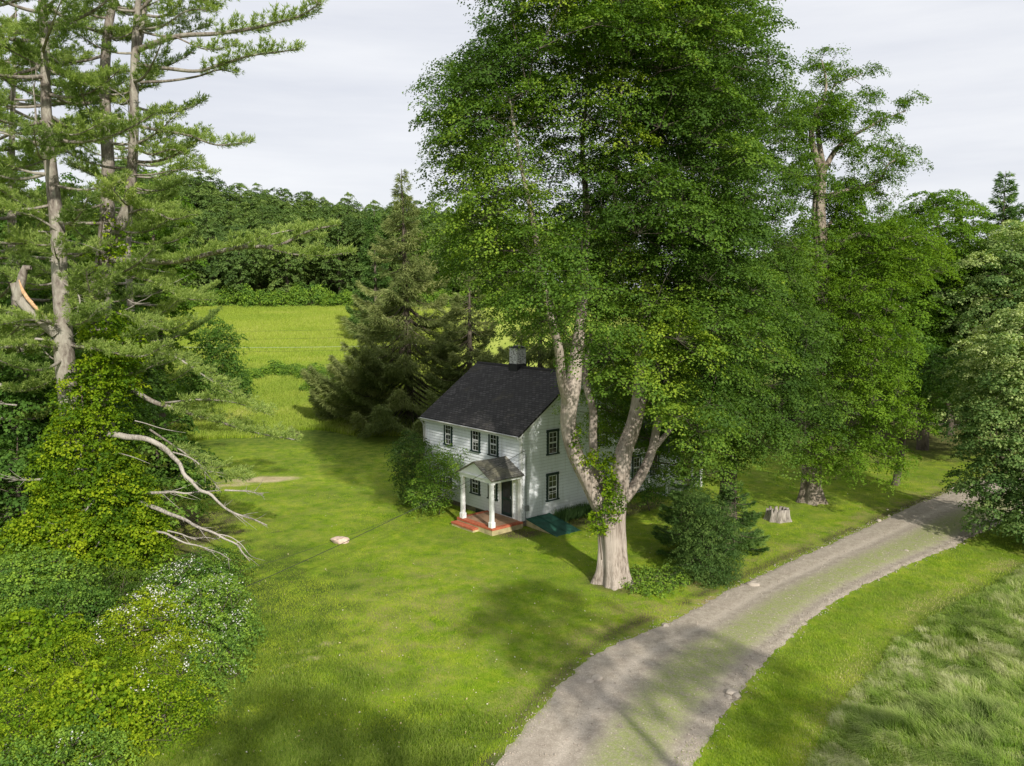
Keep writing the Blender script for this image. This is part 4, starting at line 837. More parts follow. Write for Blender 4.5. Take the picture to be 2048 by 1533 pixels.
# the two big pines at the left
p1b = at(170, 1165, 36.2); p1b[2] = gz(p1b[0], p1b[1]) - .1
T1 = (np.array([p1b, at(165, 1050, 36.2), at(150, 900, 36.1), at(136, 780, 36), at(128, 700, 36), at(126, 640, 36), at(120, 560, 36), at(116, 470, 36), at(106, 380, 36), at(98, 300, 36), at(92, 200, 36), at(90, 100, 36), at(84, 0, 36), at(80, -150, 36)]),
      np.array([.60, .50, .46, .44, .42, .36, .32, .29, .26, .23, .20, .18, .15, .05]))
root, n1 = pine('white_pine', 'tall white pine with a pale straight trunk, a snapped side limb and dead lower limbs', [T1],
    [([(104, 300, 36), (60, 282, 35.6), (20, 270, 35.2), (-30, 262, 35)], .10, .5, .9), ([(100, 350, 36), (60, 345, 35.5), (10, 328, 35)], .09, .55, .8), ([(128, 470, 36), (60, 430, 35), (0, 420, 34.4)], .06, .3, 1.0),
     ([(120, 560, 36), (160, 600, 35), (150, 640, 34.2)], .05, .2, 1.0), ([(136, 690, 36), (200, 700, 35.2), (290, 712, 34.6), (330, 690, 34.2)], .07, .15, 1.1), ([(130, 655, 36), (60, 640, 34.6), (0, 650, 34)], .07, .1, 1.5), ([(130, 700, 36), (60, 690, 34.8), (-10, 700, 34)], .07, .1, 1.5),
     ([(90, 130, 36), (150, 160, 35), (190, 175, 34.5)], .05, .2, 1.1), ([(92, 240, 36), (150, 270, 34.6), (215, 240, 34)], .05, .3, 1.0), ([(86, 60, 36), (40, 60, 35), (0, 90, 34)], .05, .2, 1.0), ([(84, 20, 36), (140, -20, 35), (190, -40, 34)], .06, .3, 1.1)],
    [(0, 19, 29, 29, 4.4, 1.15), (0, 12.5, 19, 12, 3.8, 1.1), (0, 8.5, 12.5, 7, 3.6, 1.2)], 21, p1b,
    dead=[([(218, 868, 35.4), (263, 873, 35.1), (297, 877, 34.9), (335, 901, 34.7), (365, 945, 34.4), (407, 983, 34.1), (445, 1013, 33.9), (534, 1051, 33.5)], .16), ([(345, 905, 34.7), (381, 920, 34.8), (424, 958, 34.9), (440, 985, 35)], .05),
          ([(262, 987, 35.5), (331, 985, 35.2), (420, 983, 34.9), (440, 981, 34.8)], .09), ([(450, 981, 34.8), (500, 984, 34.6), (526, 988, 34.5)], .05), ([(280, 1005, 35.2), (318, 1021, 34.9), (365, 1038, 34.6), (390, 1051, 34.4), (445, 1072, 34.1), (479, 1098, 33.9), (500, 1123, 33.7)], .12),
          ([(288, 1064, 34.8), (331, 1064, 34.6), (365, 1085, 34.4), (407, 1093, 34.2), (462, 1121, 34)], .065), ([(335, 1062, 34.6), (380, 1075, 34.7), (440, 1082, 34.8)], .045), ([(430, 1068, 34.1), (480, 1085, 34), (500, 1112, 33.7), (530, 1122, 33.6)], .03),
          ([(112, 951, 34.6), (90, 958, 34.4), (64, 962, 34.2), (25, 960, 34)], .085), ([(160, 1049, 34.2), (140, 1056, 34), (110, 1074, 33.8)], .05), ([(187, 1070, 34), (161, 1083, 33.8), (130, 1094, 33.6), (104, 1111, 33.5)], .06),
          ([(96, 1128, 33.8), (60, 1134, 33.6), (11, 1141, 33.4)], .055), ([(191, 1000, 34.2), (176, 1018, 34), (172, 1040, 33.9), (175, 1066, 33.8)], .07), ([(210, 1062, 33.9), (203, 1082, 33.8), (182, 1107, 33.6)], .035), ([(34, 811, 34.5), (0, 806, 34.2), (-20, 805, 34)], .05), ([(232, 905, 35.2), (262, 916, 35), (300, 928, 34.8)], .03),
          ([(270, 842, 35.4), (320, 856, 35.1), (372, 866, 34.9)], .028), ([(76, 463, 35.8), (100, 469, 36), (118, 474, 36)], .05), ([(114, 478, 36), (160, 488, 35.6), (200, 502, 35.3)], .03), ([(100, 522, 35.6), (124, 527, 36)], .05), ([(70, 678, 35.4), (105, 684, 35.8), (130, 686, 36)], .07),
          ([(98, 340, 36), (74, 240, 35.7), (70, 190, 35.6), (72, 130, 35.6)], .09)])
# the broken limb with the peeled wood
w = [sweep(np.array([at(112, 668, 35.7), at(92, 648, 35.5), at(62, 622, 35.3), at(38, 596, 35.2), at(26, 566, 35.1)]), np.array([.24, .25, .24, .21, .12]), 16, .14, .3, 3), sweep(np.array([at(34, 600, 35.15), at(40, 575, 35.1), at(47, 545, 35.1), at(52, 534, 35.1), at(62, 536, 35.1)]), np.array([.20, .18, .17, .12, .08]), 14, .12, .8, 4)]
V, F, _ = join(w); bl = link('broken_limb', raw_mesh('broken_limb', V, F, M['bark_pine'], True), root)
M['peeled'] = flat('fresh_torn_wood', (.58, .36, .20), .8, .35, 9)
w = [sweep(np.array([at(84 - i * 9, 630 - i * 12, 34.98 - .02 * i), at(58 - i * 5, 600 - i * 6, 34.93), at(42 - i * 2, 572 - i * 6, 34.92)]), np.array([.05, .075, .02]), 8, .3, i, i) for i in range(3)]
V, F, _ = join(w); o = link('torn_wood', raw_mesh('torn_wood', V, F, M['peeled'], True)); o.parent = bl; o.location = (0, 0, 0)
p2b = at(214, 1080, 38.5); p2b[2] = gz(p2b[0], p2b[1]) - .1
T2 = [(np.array([p2b, at(208, 900, 38.5), at(204, 740, 38.4), at(202, 640, 38.3), at(202, 570, 38.3), at(212, 500, 38.3), at(214, 440, 38.3), at(216, 330, 38.3), at(211, 230, 38.3), at(210, 140, 38.4), at(216, 60, 38.4), at(230, -20, 38.4), at(240, -120, 38.4)]), np.array([.62, .52, .48, .46, .42, .38, .32, .27, .24, .22, .19, .16, .06])),
      (np.array([at(210, 505, 38.3), at(236, 460, 38), at(256, 410, 37.8), at(264, 340, 37.7), at(268, 250, 37.6), at(268, 160, 37.6), at(272, 60, 37.6), at(280, -40, 37.6), at(284, -130, 37.6)]), np.array([.30, .26, .24, .22, .20, .18, .15, .11, .04])),
      (np.array([at(270, 130, 37.6), at(284, 60, 37.9), at(290, 0, 38.1), at(296, -90, 38.2)]), np.array([.12, .11, .09, .04]))]
root2, n2 = pine('white_pine', 'forked white pine with a long level limb reaching right over the hayfield', T2,
    [([(218, 520, 38.2), (290, 523, 37), (360, 522, 36), (420, 508, 35.4), (480, 495, 35), (560, 490, 34.6), (620, 462, 34.4), (665, 452, 34.2)], .15, .26, 1.25), ([(520, 492, 34.8), (580, 508, 34.3), (640, 512, 34), (700, 506, 33.8)], .05, .15, 1.0), ([(470, 498, 35), (540, 470, 35.2), (600, 462, 35.4), (640, 478, 35.6)], .04, .2, .9),
     ([(276, 100, 37.6), (310, 86, 36.9), (360, 72, 36.4), (430, 68, 36), (500, 58, 35.6), (560, 44, 35.2), (600, 32, 35), (640, 8, 34.8)], .13, .44, 1.1), ([(278, 130, 37.6), (340, 138, 36.8), (400, 142, 36.2), (440, 130, 35.8), (500, 112, 35.4), (560, 104, 35.1), (600, 98, 35)], .09, .50, .9), ([(280, 165, 37.6), (340, 162, 37), (400, 152, 36.6), (440, 140, 36.2), (470, 146, 36)], .07, .62, .8),
     ([(270, 250, 37.6), (320, 262, 36.6), (380, 272, 36), (430, 290, 35.6), (500, 284, 35.2)], .08, .28, 1.0), ([(268, 290, 37.6), (300, 310, 36.8), (350, 300, 36.2), (400, 330, 36)], .06, .2, 1.0), ([(262, 350, 37.7), (300, 350, 37), (360, 340, 36.4), (420, 345, 36)], .05, .5, 1.0), ([(248, 430, 38), (300, 420, 36.6), (350, 440, 36), (380, 430, 35.6)], .06, .25, 1.1),
     ([(205, 560, 38.3), (260, 555, 37.4), (310, 566, 36.6), (372, 598, 36), (420, 600, 35.6)], .06, .35, 1.1), ([(214, 620, 38), (280, 640, 36.6), (340, 660, 35.8), (380, 640, 35.4)], .05, .3, .9), ([(260, 770, 38), (278, 788, 37), (314, 807, 36.6), (352, 818, 36.3), (390, 831, 36), (449, 848, 35.7), (526, 869, 35.4), (590, 880, 35.2)], .13, .30, 1.15),
     ([(330, 806, 36.4), (400, 800, 35.6), (470, 806, 35.2), (540, 830, 35)], .05, .2, 1.1), ([(300, 700, 37), (360, 720, 36), (420, 760, 35.6), (470, 790, 35.2)], .06, .2, 1.1), ([(300, 860, 37), (360, 900, 36), (420, 940, 35.4), (500, 960, 35)], .05, .3, 1.1), ([(280, 20, 37.6), (330, -20, 37), (400, 0, 36.4), (470, -10, 36)], .07, .3, 1.1), ([(276, 60, 37.6), (330, 50, 36.6), (380, 20, 36.2), (430, 24, 36)], .06, .3, 1.1), ([(640, 10, 34.8), (600, -20, 35), (560, -30, 35)], .05, .1, 1.0), ([(350, 74, 36.4), (420, 100, 36), (470, 90, 35.8)], .04, .3, .8)],
    [(0, 19, 30, 24, 4.0, 1.1), (1, 15, 30, 23, 3.6, 1.05), (2, 24, 30, 5, 3.2, .9), (0, 10.0, 18, 11, 4.0, 1.15)], 22, p2b,
    dead=[([(260, 520, 38), (300, 540, 37), (340, 545, 36.6)], .03), ([(256, 600, 37.8), (270, 610, 37.3), (300, 606, 37)], .03), ([(262, 330, 37.6), (270, 290, 37.2), (266, 250, 37), (240, 190, 36.6), (200, 175, 36.4)], .05), ([(250, 620, 37.8), (310, 590, 37), (360, 560, 36.4), (390, 545, 36.2)], .03), ([(220, 740, 37.6), (240, 700, 37), (248, 660, 36.8)], .035)])
print('pine tufts', n1, n2)
for i, (px_, Y_, tp, lb) in enumerate(((20, 46, 0, 'slender white pine standing behind the left pines at the picture edge'), (255, 60, 262, 'shorter bushy pine behind the forked pine, its top below the treeline'), (-60, 40, -60, 'white pine just outside the left edge with boughs hanging into view'))):
    b_ = at(px_, 900, Y_); b_[2] = gz(b_[0], b_[1]) - .1; tp_ = at(px_ + 12, tp, Y_)
    Tm = [(np.array([b_, b_ + (tp_ - b_) * .3 + [.3, 0, 0], b_ + (tp_ - b_) * .6 - [.2, 0, 0], tp_]), np.array([.42, .34, .22, .04]))]
    hh = tp_[2] - b_[2]; pine('white_pine', lb, Tm, [], [(0, b_[2] + hh * .25, tp_[2] - .5, 50 if i else 44, hh * .16 + 1.2, 1.35)], 30 + i, b_, nb=8, wmul=1.2)

def spruce(name, label, base, H_, Rm, seed, mat, group=None, nb=1, prof=None, droop=.28, hang=.45, dens=1.0, whorl=.55, zlo=.06, lean=(0, 0), bare=0, tr=.36, bl=(.30, .045), sub_step=.24):
    r = np.random.default_rng(seed); base = np.asarray(base, float); top = base + [lean[0], lean[1], H_]; prof = prof or (lambda u: (1 - u) ** .8)
    wood = [sweep(np.array([base, base + (top - base) * .35, base + (top - base) * .7, top]), np.array([tr, tr * .72, tr * .38, .02]), 12, .05, 0, seed, None, .2)]
    P_ = []; D_ = []; T_ = []; w0 = []; w1 = []; wr = []
    z = H_ * zlo
    while z < H_ * .985:
        u = z / H_; n = 5 if u < .8 else 4
        for j in range(n):
            az = r.uniform(0, 6.283); l = Rm * prof(u) * r.uniform(.72, 1.18) + .25; dr_ = np.array([math.cos(az), math.sin(az), 0]); side = np.array([-dr_[1], dr_[0], 0])
            c = base + (top - base) * (z + r.uniform(-.25, .25)) / H_; rise = .30 * ss(.55, 1, u) - .05; tt = r.normal(.45, .16)
            K = np.array([c + dr_ * l * q_ + np.array([0, 0, l * (rise * q_ - droop * math.sin(math.pi * q_ * .8) + .16 * q_ ** 3)]) for q_ in np.linspace(0, 1, 7)])
            w0.append(K[:-1]); w1.append(K[1:]); wr.append(np.linspace(.016 + .010 * l, .006, 6))
            m_ = int(l * l * 16 * dens + l * 24 * dens + 8); q_ = r.uniform(.12, 1, m_) ** .7; wd = (.42 * l * (1 - q_) ** .7 + .10) * (.35 + .65 * (q_ > .2)); lat = r.uniform(-1, 1, m_)
            kk = np.clip(q_ * 6, 0, 5.999); i0 = kk.astype(int); f = (kk - i0)[:, None]; c_ = K[i0] * (1 - f) + K[i0 + 1] * f
            pos = c_ + side * (lat * wd)[:, None] + dr_ * (np.abs(lat) * wd * .5)[:, None]; pos[:, 2] -= np.abs(lat) * wd * .25 + r.uniform(0, .10, m_) * l * .4 * hang * 2
            d = dr_ * r.uniform(.3, 1.0, m_)[:, None] + side * (lat * r.uniform(.2, .9, m_))[:, None]; d[:, 2] -= hang * r.uniform(.2, 1.6, m_) - .25
            P_.append(pos); D_.append(d); T_.append(np.clip(tt + .28 * q_ - .1 + r.normal(0, .1, m_), 0, 1))
        z += whorl * (1 if u < .75 else .7)
    wood.append(frusta(np.concatenate(w0), np.concatenate(w1), np.concatenate(wr), np.concatenate(wr) * .85, 5))
    P_, D_, T_ = np.concatenate(P_), np.concatenate(D_), np.concatenate(T_)
    root = empty(name, base); tag(root, label, 'tree', group); V, F, _ = join(wood); link('trunk', raw_mesh('trunk', V, F, M['bark_dark'], True), root)
    V, F, T = tufts(P_, D_, nb, bl[0], bl[1], r, .30, T_); link('crown', raw_mesh('crown', V, F, M[mat], False, dict(tint=T)), root); return len(T)
def gp(px, Y_): q_ = at(px, 800, Y_); q_[2] = gz(q_[0], q_[1]) - .05; return q_
s1 = gp(820, 77)
n = spruce('spruce_tree', 'huge spreading olive brown spruce behind the farmhouse with wide drooping boughs', s1, at(808, 338, 77)[2] - s1[2], 12.0, 41, 'spruce', nb=2, prof=lambda u: (1 - u) ** 1.35 * (1 if u > .12 else .9), dens=.8, whorl=.62, zlo=.05, lean=(-.5, 0), bl=(.46, .07), tr=.42)
s2 = gp(940, 72); n2 = spruce('spruce_tree', 'olive spruce with a bare reddish stem just left of the chimney', s2, at(930, 545, 72)[2] - s2[2], 5.5, 42, 'spruce', nb=2, whorl=.6, zlo=.3, bl=(.40, .07), tr=.4)
s3 = gp(1080, 66); n3 = spruce('spruce_tree', 'yellowish weeping spruce showing behind the chimney and roof ridge', s3, at(1080, 545, 66)[2] - s3[2], 6.0, 43, 'spruce', nb=2, whorl=.6, zlo=.1, hang=.9, bl=(.45, .06), tr=.35)
s4 = gp(755, 128); spruce('spruce_tree', 'dark narrow spruce at the far end of the wooded skyline', s4, at(755, 415, 128)[2] - s4[2], 4.5, 44, 'spruce_green', nb=2, whorl=.9, bl=(.6, .12))
q_ = at(1375, 1000, 40); spruce('young_spruce', 'shadowed green spruce under the maples, behind the one by the drive', np.array([q_[0], q_[1], gz(q_[0], q_[1])]), 3.9, 1.5, 46, 'spruce_green', nb=3, prof=lambda u: (1 - u) ** .6, whorl=.30, zlo=.04, droop=.08, hang=.12, dens=2.4, bl=(.18, .036), tr=.08)
q_ = at(1470, 1000, 40.5); spruce('young_spruce', 'green spruce between the stump and the spruce by the drive', np.array([q_[0], q_[1], gz(q_[0], q_[1])]), 3.2, 1.4, 49, 'spruce_green', nb=3, prof=lambda u: (1 - u) ** .6, whorl=.30, zlo=.04, droop=.08, hang=.12, dens=2.4, bl=(.18, .036), tr=.08)
s6 = gp(1982, 88); spruce('spruce_tree', 'dark pointed spruce rising above the broadleaf trees at the right', s6, at(1982, 342, 88)[2] - s6[2], 5.2, 47, 'spruce_green', nb=2, whorl=.75, droop=.2, bl=(.5, .10))
s7 = gp(2060, 92); spruce('spruce_tree', 'dark spruce cut by the right edge of the picture, behind the others', s7, at(2060, 440, 92)[2] - s7[2], 5.2, 48, 'spruce_green', nb=2, whorl=.8, bl=(.5, .10))
print('spruce blades', n, n2, n3)

# ================================================================ broadleaf trees by size
def decid(name, label, px, Yd, top_py, Rm, mat, seed, lo=.22, spacing=1.3, nper=80, size=.22, Rc=1.1, group=None, nsub=12, barkm='bark_dark', tint=0., base=None, cat='tree', up=.65, r0=.012, gaps=.0, H_=None):
    r = np.random.default_rng(seed)
    b_ = gp(px, Yd) if base is None else np.array(base, float); H_ = H_ or (at(px, top_py, Yd)[2] - b_[2]); E = []
    zc = b_[2] + H_ * (lo + 1) / 2; rz = H_ * (1 - lo) / 2
    E.append((np.array([b_[0], b_[1], zc]), np.array([Rm * .72, Rm * .72, rz * .95])))
    for i in range(6):
        a_ = i * 1.05 + r.uniform(-.4, .4); k__ = r.uniform(-.55, .45); E.append((np.array([b_[0] + math.cos(a_) * Rm * .42, b_[1] + math.sin(a_) * Rm * .42, zc + rz * k__]), np.array([Rm * r.uniform(.45, .62)] * 2 + [rz * r.uniform(.3, .5)])))
    C, _ = sample_clumps(E, spacing * 1.45, r, .55, .3, 12000, (lambda P_: vnoise(P_[:, 0] + P_[:, 1], P_[:, 2], 2.2, seed) > gaps) if gaps else None, 1.3)
    ld = [(np.array([b_, b_ + [0, 0, H_ * .3] + r.normal(0, .15, 3) * [1, 1, 0], b_ + [0, 0, H_ * .6] + r.normal(0, .3, 3) * [1, 1, 0], b_ + [0, 0, H_ * .93]]), np.array([.020 * H_ + .04, .016 * H_ + .02, .008 * H_ + .02, .02]))]
    wood = [sweep(ld[0][0], ld[0][1], 12, .06, 0, seed, None, .2), grow(ld, C, r, r0, .43, 1.4)]
    tt = np.clip(r.normal(tint, .15, len(C)) + .2 * (vnoise(C[:, 0], C[:, 2], 2.5, seed) - .5), -.42, .58)
    cl_, sp_ = boughs(C, np.array([b_[0], b_[1], zc - rz * .4]), Rc * 1.25, nsub, Rc * .50, nper * .36, size * .95, r, tt); wood[-1] = join([wood[-1], sp_])[:2]
    return make_tree(name, label, cat, b_, wood, [cl_], M[barkm], M[mat], group)
decid('locust_tree', 'bright green spreading locust in the row right of the shaggy trunk', 1850, 66, 372, 7.2, 'locust', 51, .22, 1.05, 130, .17, 1.05)
decid('maple_tree', 'yellow green rounded tree at the right edge, below the pointed spruce', 2010, 60, 455, 6.2, 'silver', 52, .12, 1.05, 130, .17, 1.05, tint=.2)
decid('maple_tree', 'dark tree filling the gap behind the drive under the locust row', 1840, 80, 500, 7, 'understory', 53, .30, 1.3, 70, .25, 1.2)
decid('maple_tree', 'green tree seen behind the middle of the shaggy locust trunk', 1690, 84, 425, 6.5, 'maple2', 54, .2, 1.3, 70, .25, 1.2)
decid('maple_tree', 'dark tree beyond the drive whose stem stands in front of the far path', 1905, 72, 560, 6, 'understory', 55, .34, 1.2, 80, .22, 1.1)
decid('maple_tree', 'mid green tree at the far right behind the yellow green one', 2080, 74, 400, 7, 'maple2', 56, .15, 1.3, 80, .24, 1.2)
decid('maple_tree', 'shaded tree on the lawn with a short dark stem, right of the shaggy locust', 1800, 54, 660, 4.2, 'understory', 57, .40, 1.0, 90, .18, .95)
decid('maple_tree', 'tree half hidden behind the lower crown of the second maple', 1580, 78, 480, 6, 'maple2', 58, .15, 1.3, 70, .24, 1.2)
decid('maple_tree', 'dark tree behind the one storey wing of the farmhouse', 1330, 70, 640, 5.5, 'understory', 59, .12, 1.2, 80, .22, 1.1)
decid('maple_tree', 'dark tree left of the wing, showing between the forks of the big maple', 1225, 72, 660, 5.0, 'understory', 60, .12, 1.2, 80, .22, 1.1)
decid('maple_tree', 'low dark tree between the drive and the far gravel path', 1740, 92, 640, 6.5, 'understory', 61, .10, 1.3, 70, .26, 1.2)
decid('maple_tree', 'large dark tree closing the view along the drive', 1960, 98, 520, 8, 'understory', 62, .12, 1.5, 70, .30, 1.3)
# grey green tree at the right edge, close to the drive
r = np.random.default_rng(63)
ER = [EL(2040, 760, 44, 130, 110, 4.2), EL(1985, 860, 43, 80, 90, 2.8), EL(2060, 960, 42, 110, 110, 3.2), EL(1960, 960, 43, 60, 60, 2.2), EL(2080, 680, 46, 100, 90, 4), EL(1990, 1020, 41.5, 60, 40, 1.6), EL(2110, 1040, 40.5, 110, 60, 2.4)]
ER = [(c, np.maximum(q - [.6, .5, .5], .5)) for c, q in ER]
bR = gp(2090, 43.5); CR_, _ = sample_clumps(ER, 1.1, r, .5, .3, 26000, lambda q: q[:, 2] > .3, 1.3)
ldr = [(np.array([bR, at(2085, 940, 43.6), at(2065, 830, 44), at(2050, 720, 44.3)]), np.array([.22, .17, .12, .05])), (np.array([bR, at(2040, 980, 42.8), at(1990, 900, 42.8)]), np.array([.15, .1, .05]))]
make_tree('shrubby_tree', 'grey green bushy tree overhanging the drive at the right edge', 'tree', bR, [sweep(a_, b_, 10, .06) for a_, b_ in ldr] + [grow(ldr, CR_, r, .009, .42, .9)],
          [boughs(CR_, at(2060, 880, 46), .95, 13, .40, 38, .135, r, np.clip(r.normal(-.05, .14, len(CR_)) + .32 * ss(4, 9, CR_[:, 2]), -.4, .5))[0]], M['bark_dark'], M['silver'])
# young tree and woodland edge on the left
r = np.random.default_rng(64)
leafy('young_maple', [EL(432, 690, 88, 38, 45, 2.4), EL(425, 740, 88, 55, 50, 3), EL(450, 785, 87, 50, 35, 2.6), EL(395, 780, 87, 35, 40, 2.4)], .85, .8, 70, .20, M['understory'], r, up=.55, stem=.16, tint=.05, label='small dark green tree standing alone at the near edge of the hayfield', cat='tree', base=gp(425, 88), nm='crown')
for i, (px_, Y_, tp, R_, mt, lb) in enumerate((
    (60, 50, 470, 4.6, 'understory', 'dark broadleaf tree behind the snapped limb at the left'), (-20, 44, 620, 4.2, 'understory', 'shaded tree cut by the left edge below the pine boughs'), (225, 62, 520, 3.8, 'understory', 'dark tree behind the forked pine trunk, beside the hayfield'),
    (300, 44, 790, 2.6, 'understory', 'dark low tree right of the vine covered pine, under the dead limbs'), (110, 41, 690, 3.6, 'understory', 'deep green tree left of the vine covered pine'), (30, 37.5, 850, 3.4, 'understory', 'dark shrubby tree at the left edge beside the dead stubs'), (280, 40, 940, 2.1, 'shrub', 'low bluish green bush tree behind the lowest dead limbs'), (220, 52, 560, 3.2, 'maple2', 'mid green tree filling the gap between the two pine trunks'),
    (318, 72, 330, 3.6, 'locust', 'light green tree whose fine top shows above the pines, left of the open sky'), (150, 70, 330, 5.5, 'understory', 'tall shaded tree behind the pines at the left'), (10, 66, 300, 5.5, 'understory', 'tall dark tree at the far left behind the pines'))):
    decid('woodland_tree', lb, px_, Y_, tp, R_, mt, 70 + i, .10, .95 + .008 * Y_ * .5, 85, .15 + .0012 * Y_, .95, tint=.02)

# ================================================================ vine tower, thicket, shrubs
r = np.random.default_rng(80)
root = empty('climbing_vine', p1b); tag(root, 'yellow green vine smothering the lower trunk of the left pine', 'vine')
leafy('foliage', [EL(185, 860, 35.6, 62, 130, 1.3), EL(215, 760, 36.2, 55, 60, 1.2), EL(170, 960, 35.2, 85, 110, 1.8), EL(215, 1010, 35.2, 80, 100, 1.8), EL(150, 1080, 34.6, 120, 75, 2.2), EL(260, 1080, 35, 70, 60, 1.6), EL(200, 700, 36.6, 25, 30, .6)], .50, .52, 110, .115, M['vine'], r, parent=root, up=.5, shell=.62, inner=.3, droop=.5, jit=.45, tries=26000, tint=-.02, tvar=.28)
vs = [sweep(np.array([p1b + [.3, -.6, 0], at(190, 1000, 35.3), at(170, 860, 35.5), at(160, 740, 35.7)]), np.array([.08, .07, .05, .03]), 8)]
V, F, _ = join(vs); link('stem', raw_mesh('stem', V, F, M['bark_dark'], True), root)
root = empty('climbing_vine', p2b); tag(root, 'bright vine climbing the forked pine below the long limb', 'vine')
leafy('foliage', [EL(236, 500, 37.8, 14, 50, .4), EL(190, 560, 37.8, 22, 50, .5), EL(185, 630, 37.8, 22, 60, .6), EL(230, 660, 37.6, 40, 40, 1.0), EL(205, 440, 38, 10, 30, .3), EL(250, 700, 37.2, 45, 30, 1.)], .36, .36, 26, .13, M['vine'], r, parent=root, up=.4, shell=.2, inner=.6, jit=.6, tries=8000, tint=-.05)
vs = [sweep(np.array([p2b + [-.3, -.6, 0], at(190, 900, 37.9), at(186, 700, 37.8), at(196, 540, 37.8), at(206, 430, 37.9)]), np.array([.06, .05, .04, .03, .02]), 8)]
V, F, _ = join(vs); link('stem', raw_mesh('stem', V, F, M['bark_dark'], True), root)

def bush(name, label, E, mat, seed, sp=.40, Rc=.40, n=64, size=.085, tint=0., cat='shrub', fl=0, group=None, jit=.5, aspect=.8, up=.5):
    r = np.random.default_rng(seed); c = E[0][0]; b_ = np.array([c[0], c[1], gz(c[0], c[1])])
    root = leafy(name, E, sp, Rc, n, size, M[mat], r, up=up, shell=.5, inner=.3, droop=.45, jit=jit, stem=.035, tint=tint, label=label, cat=cat, base=b_, group=group, aspect=aspect, tries=14000, loose=.16, keep=lambda P_: P_[:, 2] > ground(P_[:, 0], P_[:, 1]) + .05)
    if fl:
        C, _ = sample_clumps([(a_, b__ * 1.03) for a_, b__ in E], .20, r, .86, 0, 30000, lambda P_: (P_[:, 2] > E[0][0][2] - E[0][1][2] * .3) & (vnoise(P_[:, 0] * 1.3, P_[:, 1] * 1.3 + P_[:, 2], .5, seed) > .52))
        C = C[r.permutation(len(C))[:int(fl * .9)]]; k = np.repeat(np.arange(len(C)), r.integers(3, 18, len(C))); P_ = C[k] + r.normal(0, .10, (len(k), 3)) + [0, 0, .20]; n5 = len(k)
        V, F, T = leaves(P_, r.normal(0, .5, (n5, 3)) + [0, -.25, 1], r.uniform(.035, .075, n5), r.uniform(0, 1, n5), r, 1.0, .05); tag(link('flowers', raw_mesh('flowers', V, F, M['rose'], False, dict(tint=T)), root), kind='stuff')
    return root
def EG(px, py, rpx, rpy, ry):
    ang = math.atan((py - 766.5) / F_PX) + PITCH; Y_ = 28.0
    for _ in range(8):
        rz = rpy * Y_ / F_PX / math.cos(ang) * 1.05; Y_ = (CAM_H + .45 - rz * .75) / math.tan(ang)
    c, r_ = EL(px, py, Y_, rpx, rpy, ry * 1.1); return c, np.array([r_[0], r_[1], rz])
B = [
 ('rose_bush', 'arching rose bush thick with white blossom in the middle of the thicket', [EG(300, 1255, 90, 50, 1.7), EG(240, 1275, 60, 40, 1.3)], 'bright', 1, .30),
 ('rose_bush', 'white flowering rose bush at the thicket edge beside the lawn', [EG(425, 1235, 70, 55, 1.5), EG(460, 1270, 40, 40, 1.0)], 'shrub', 1, .12),
 ('rose_bush', 'rose bush with a few white blossoms just below the dead limbs', [EG(370, 1185, 80, 45, 1.6)], 'shrub', 1, .05),
 ('rose_bush', 'small yellow green rose with scattered blossom lower in the thicket', [EG(350, 1345, 75, 45, 1.3)], 'bright', .35, .30),
 ('wild_shrub', 'leafy green shrub at the left edge below the vine', [EG(60, 1190, 110, 70, 1.9)], 'shrub', 0, .1),
 ('wild_shrub', 'dark bluish shrub left of the white roses', [EG(140, 1240, 85, 55, 1.6)], 'shrub', 0, -.15),
 ('wild_shrub', 'ferny green shrub above the white roses', [EG(215, 1190, 75, 50, 1.6)], 'maple2', 0, .1),
 ('wild_shrub', 'bright yellow green shrub at the left edge, level with the roses', [EG(40, 1310, 110, 60, 1.7)], 'bright', .05, 0),
 ('wild_shrub', 'yellow green shrub below the dark bluish one', [EG(150, 1350, 95, 55, 1.5)], 'bright', 0, .05),
 ('wild_shrub', 'bright shrub in the lower left corner of the picture', [EG(40, 1450, 120, 70, 1.7)], 'bright', .05, .08),
 ('wild_shrub', 'broad bright yellow shrub low in the thicket above the bare earth', [EG(200, 1430, 110, 60, 1.5)], 'bright', 0, .18),
 ('wild_shrub', 'yellow green shrub touching the long grass at the bottom', [EG(330, 1430, 80, 50, 1.3)], 'bright', .05, .05),
 ('wild_shrub', 'green shrub below the flowering rose at the lawn edge', [EG(430, 1330, 55, 45, 1.1)], 'shrub', .08, .05),
 ('wild_shrub', 'low green shrub at the bottom between bright leaves and grass', [EG(120, 1540, 130, 50, 1.4)], 'shrub', .05, .1),
 ('wild_shrub', 'small dark shrub where the thicket meets the lawn, under the dead limbs', [EG(420, 1150, 60, 35, 1.3)], 'shrub', .1, -.05),
 ('wild_shrub', 'small pale shrub in the long grass at the bottom of the thicket', [EG(400, 1400, 40, 30, .8)], 'shrub', 0, .15),
]
for i, (nm, lb, E, mt, fl, tn) in enumerate(B): bush(nm, lb, E, mt, 100 + i, fl=int(85 * fl), tint=tn, aspect=(.4, .85, .6)[i % 3], size=(.10, .075, .13, .065, .09)[i % 5], n=(60, 80, 36, 95, 64)[i % 5])
bush('evergreen_bush', 'rounded dark evergreen bush on the lawn right of the big maple, beside the drive', [EL(1415, 1085, 36.6, 52, 72, 1.3), EL(1395, 1035, 37.2, 32, 45, 1.0), EL(1440, 1110, 36.2, 34, 40, 1.0), EL(1410, 1130, 36, 55, 35, 1.2)], 'dark_ever', 135, .36, .44, 150, .10, aspect=.36, tint=.02, up=.35)
bush('garden_shrub', 'loose green shrub with arching twigs at the front corner of the farmhouse', [EL(878, 950, 46.6, 38, 50, 1.5), EL(860, 985, 46.4, 40, 32, 1.3), EL(905, 925, 47, 16, 18, .6)], 'shrub', 130, .36, .40, 40, .085, tint=.1)
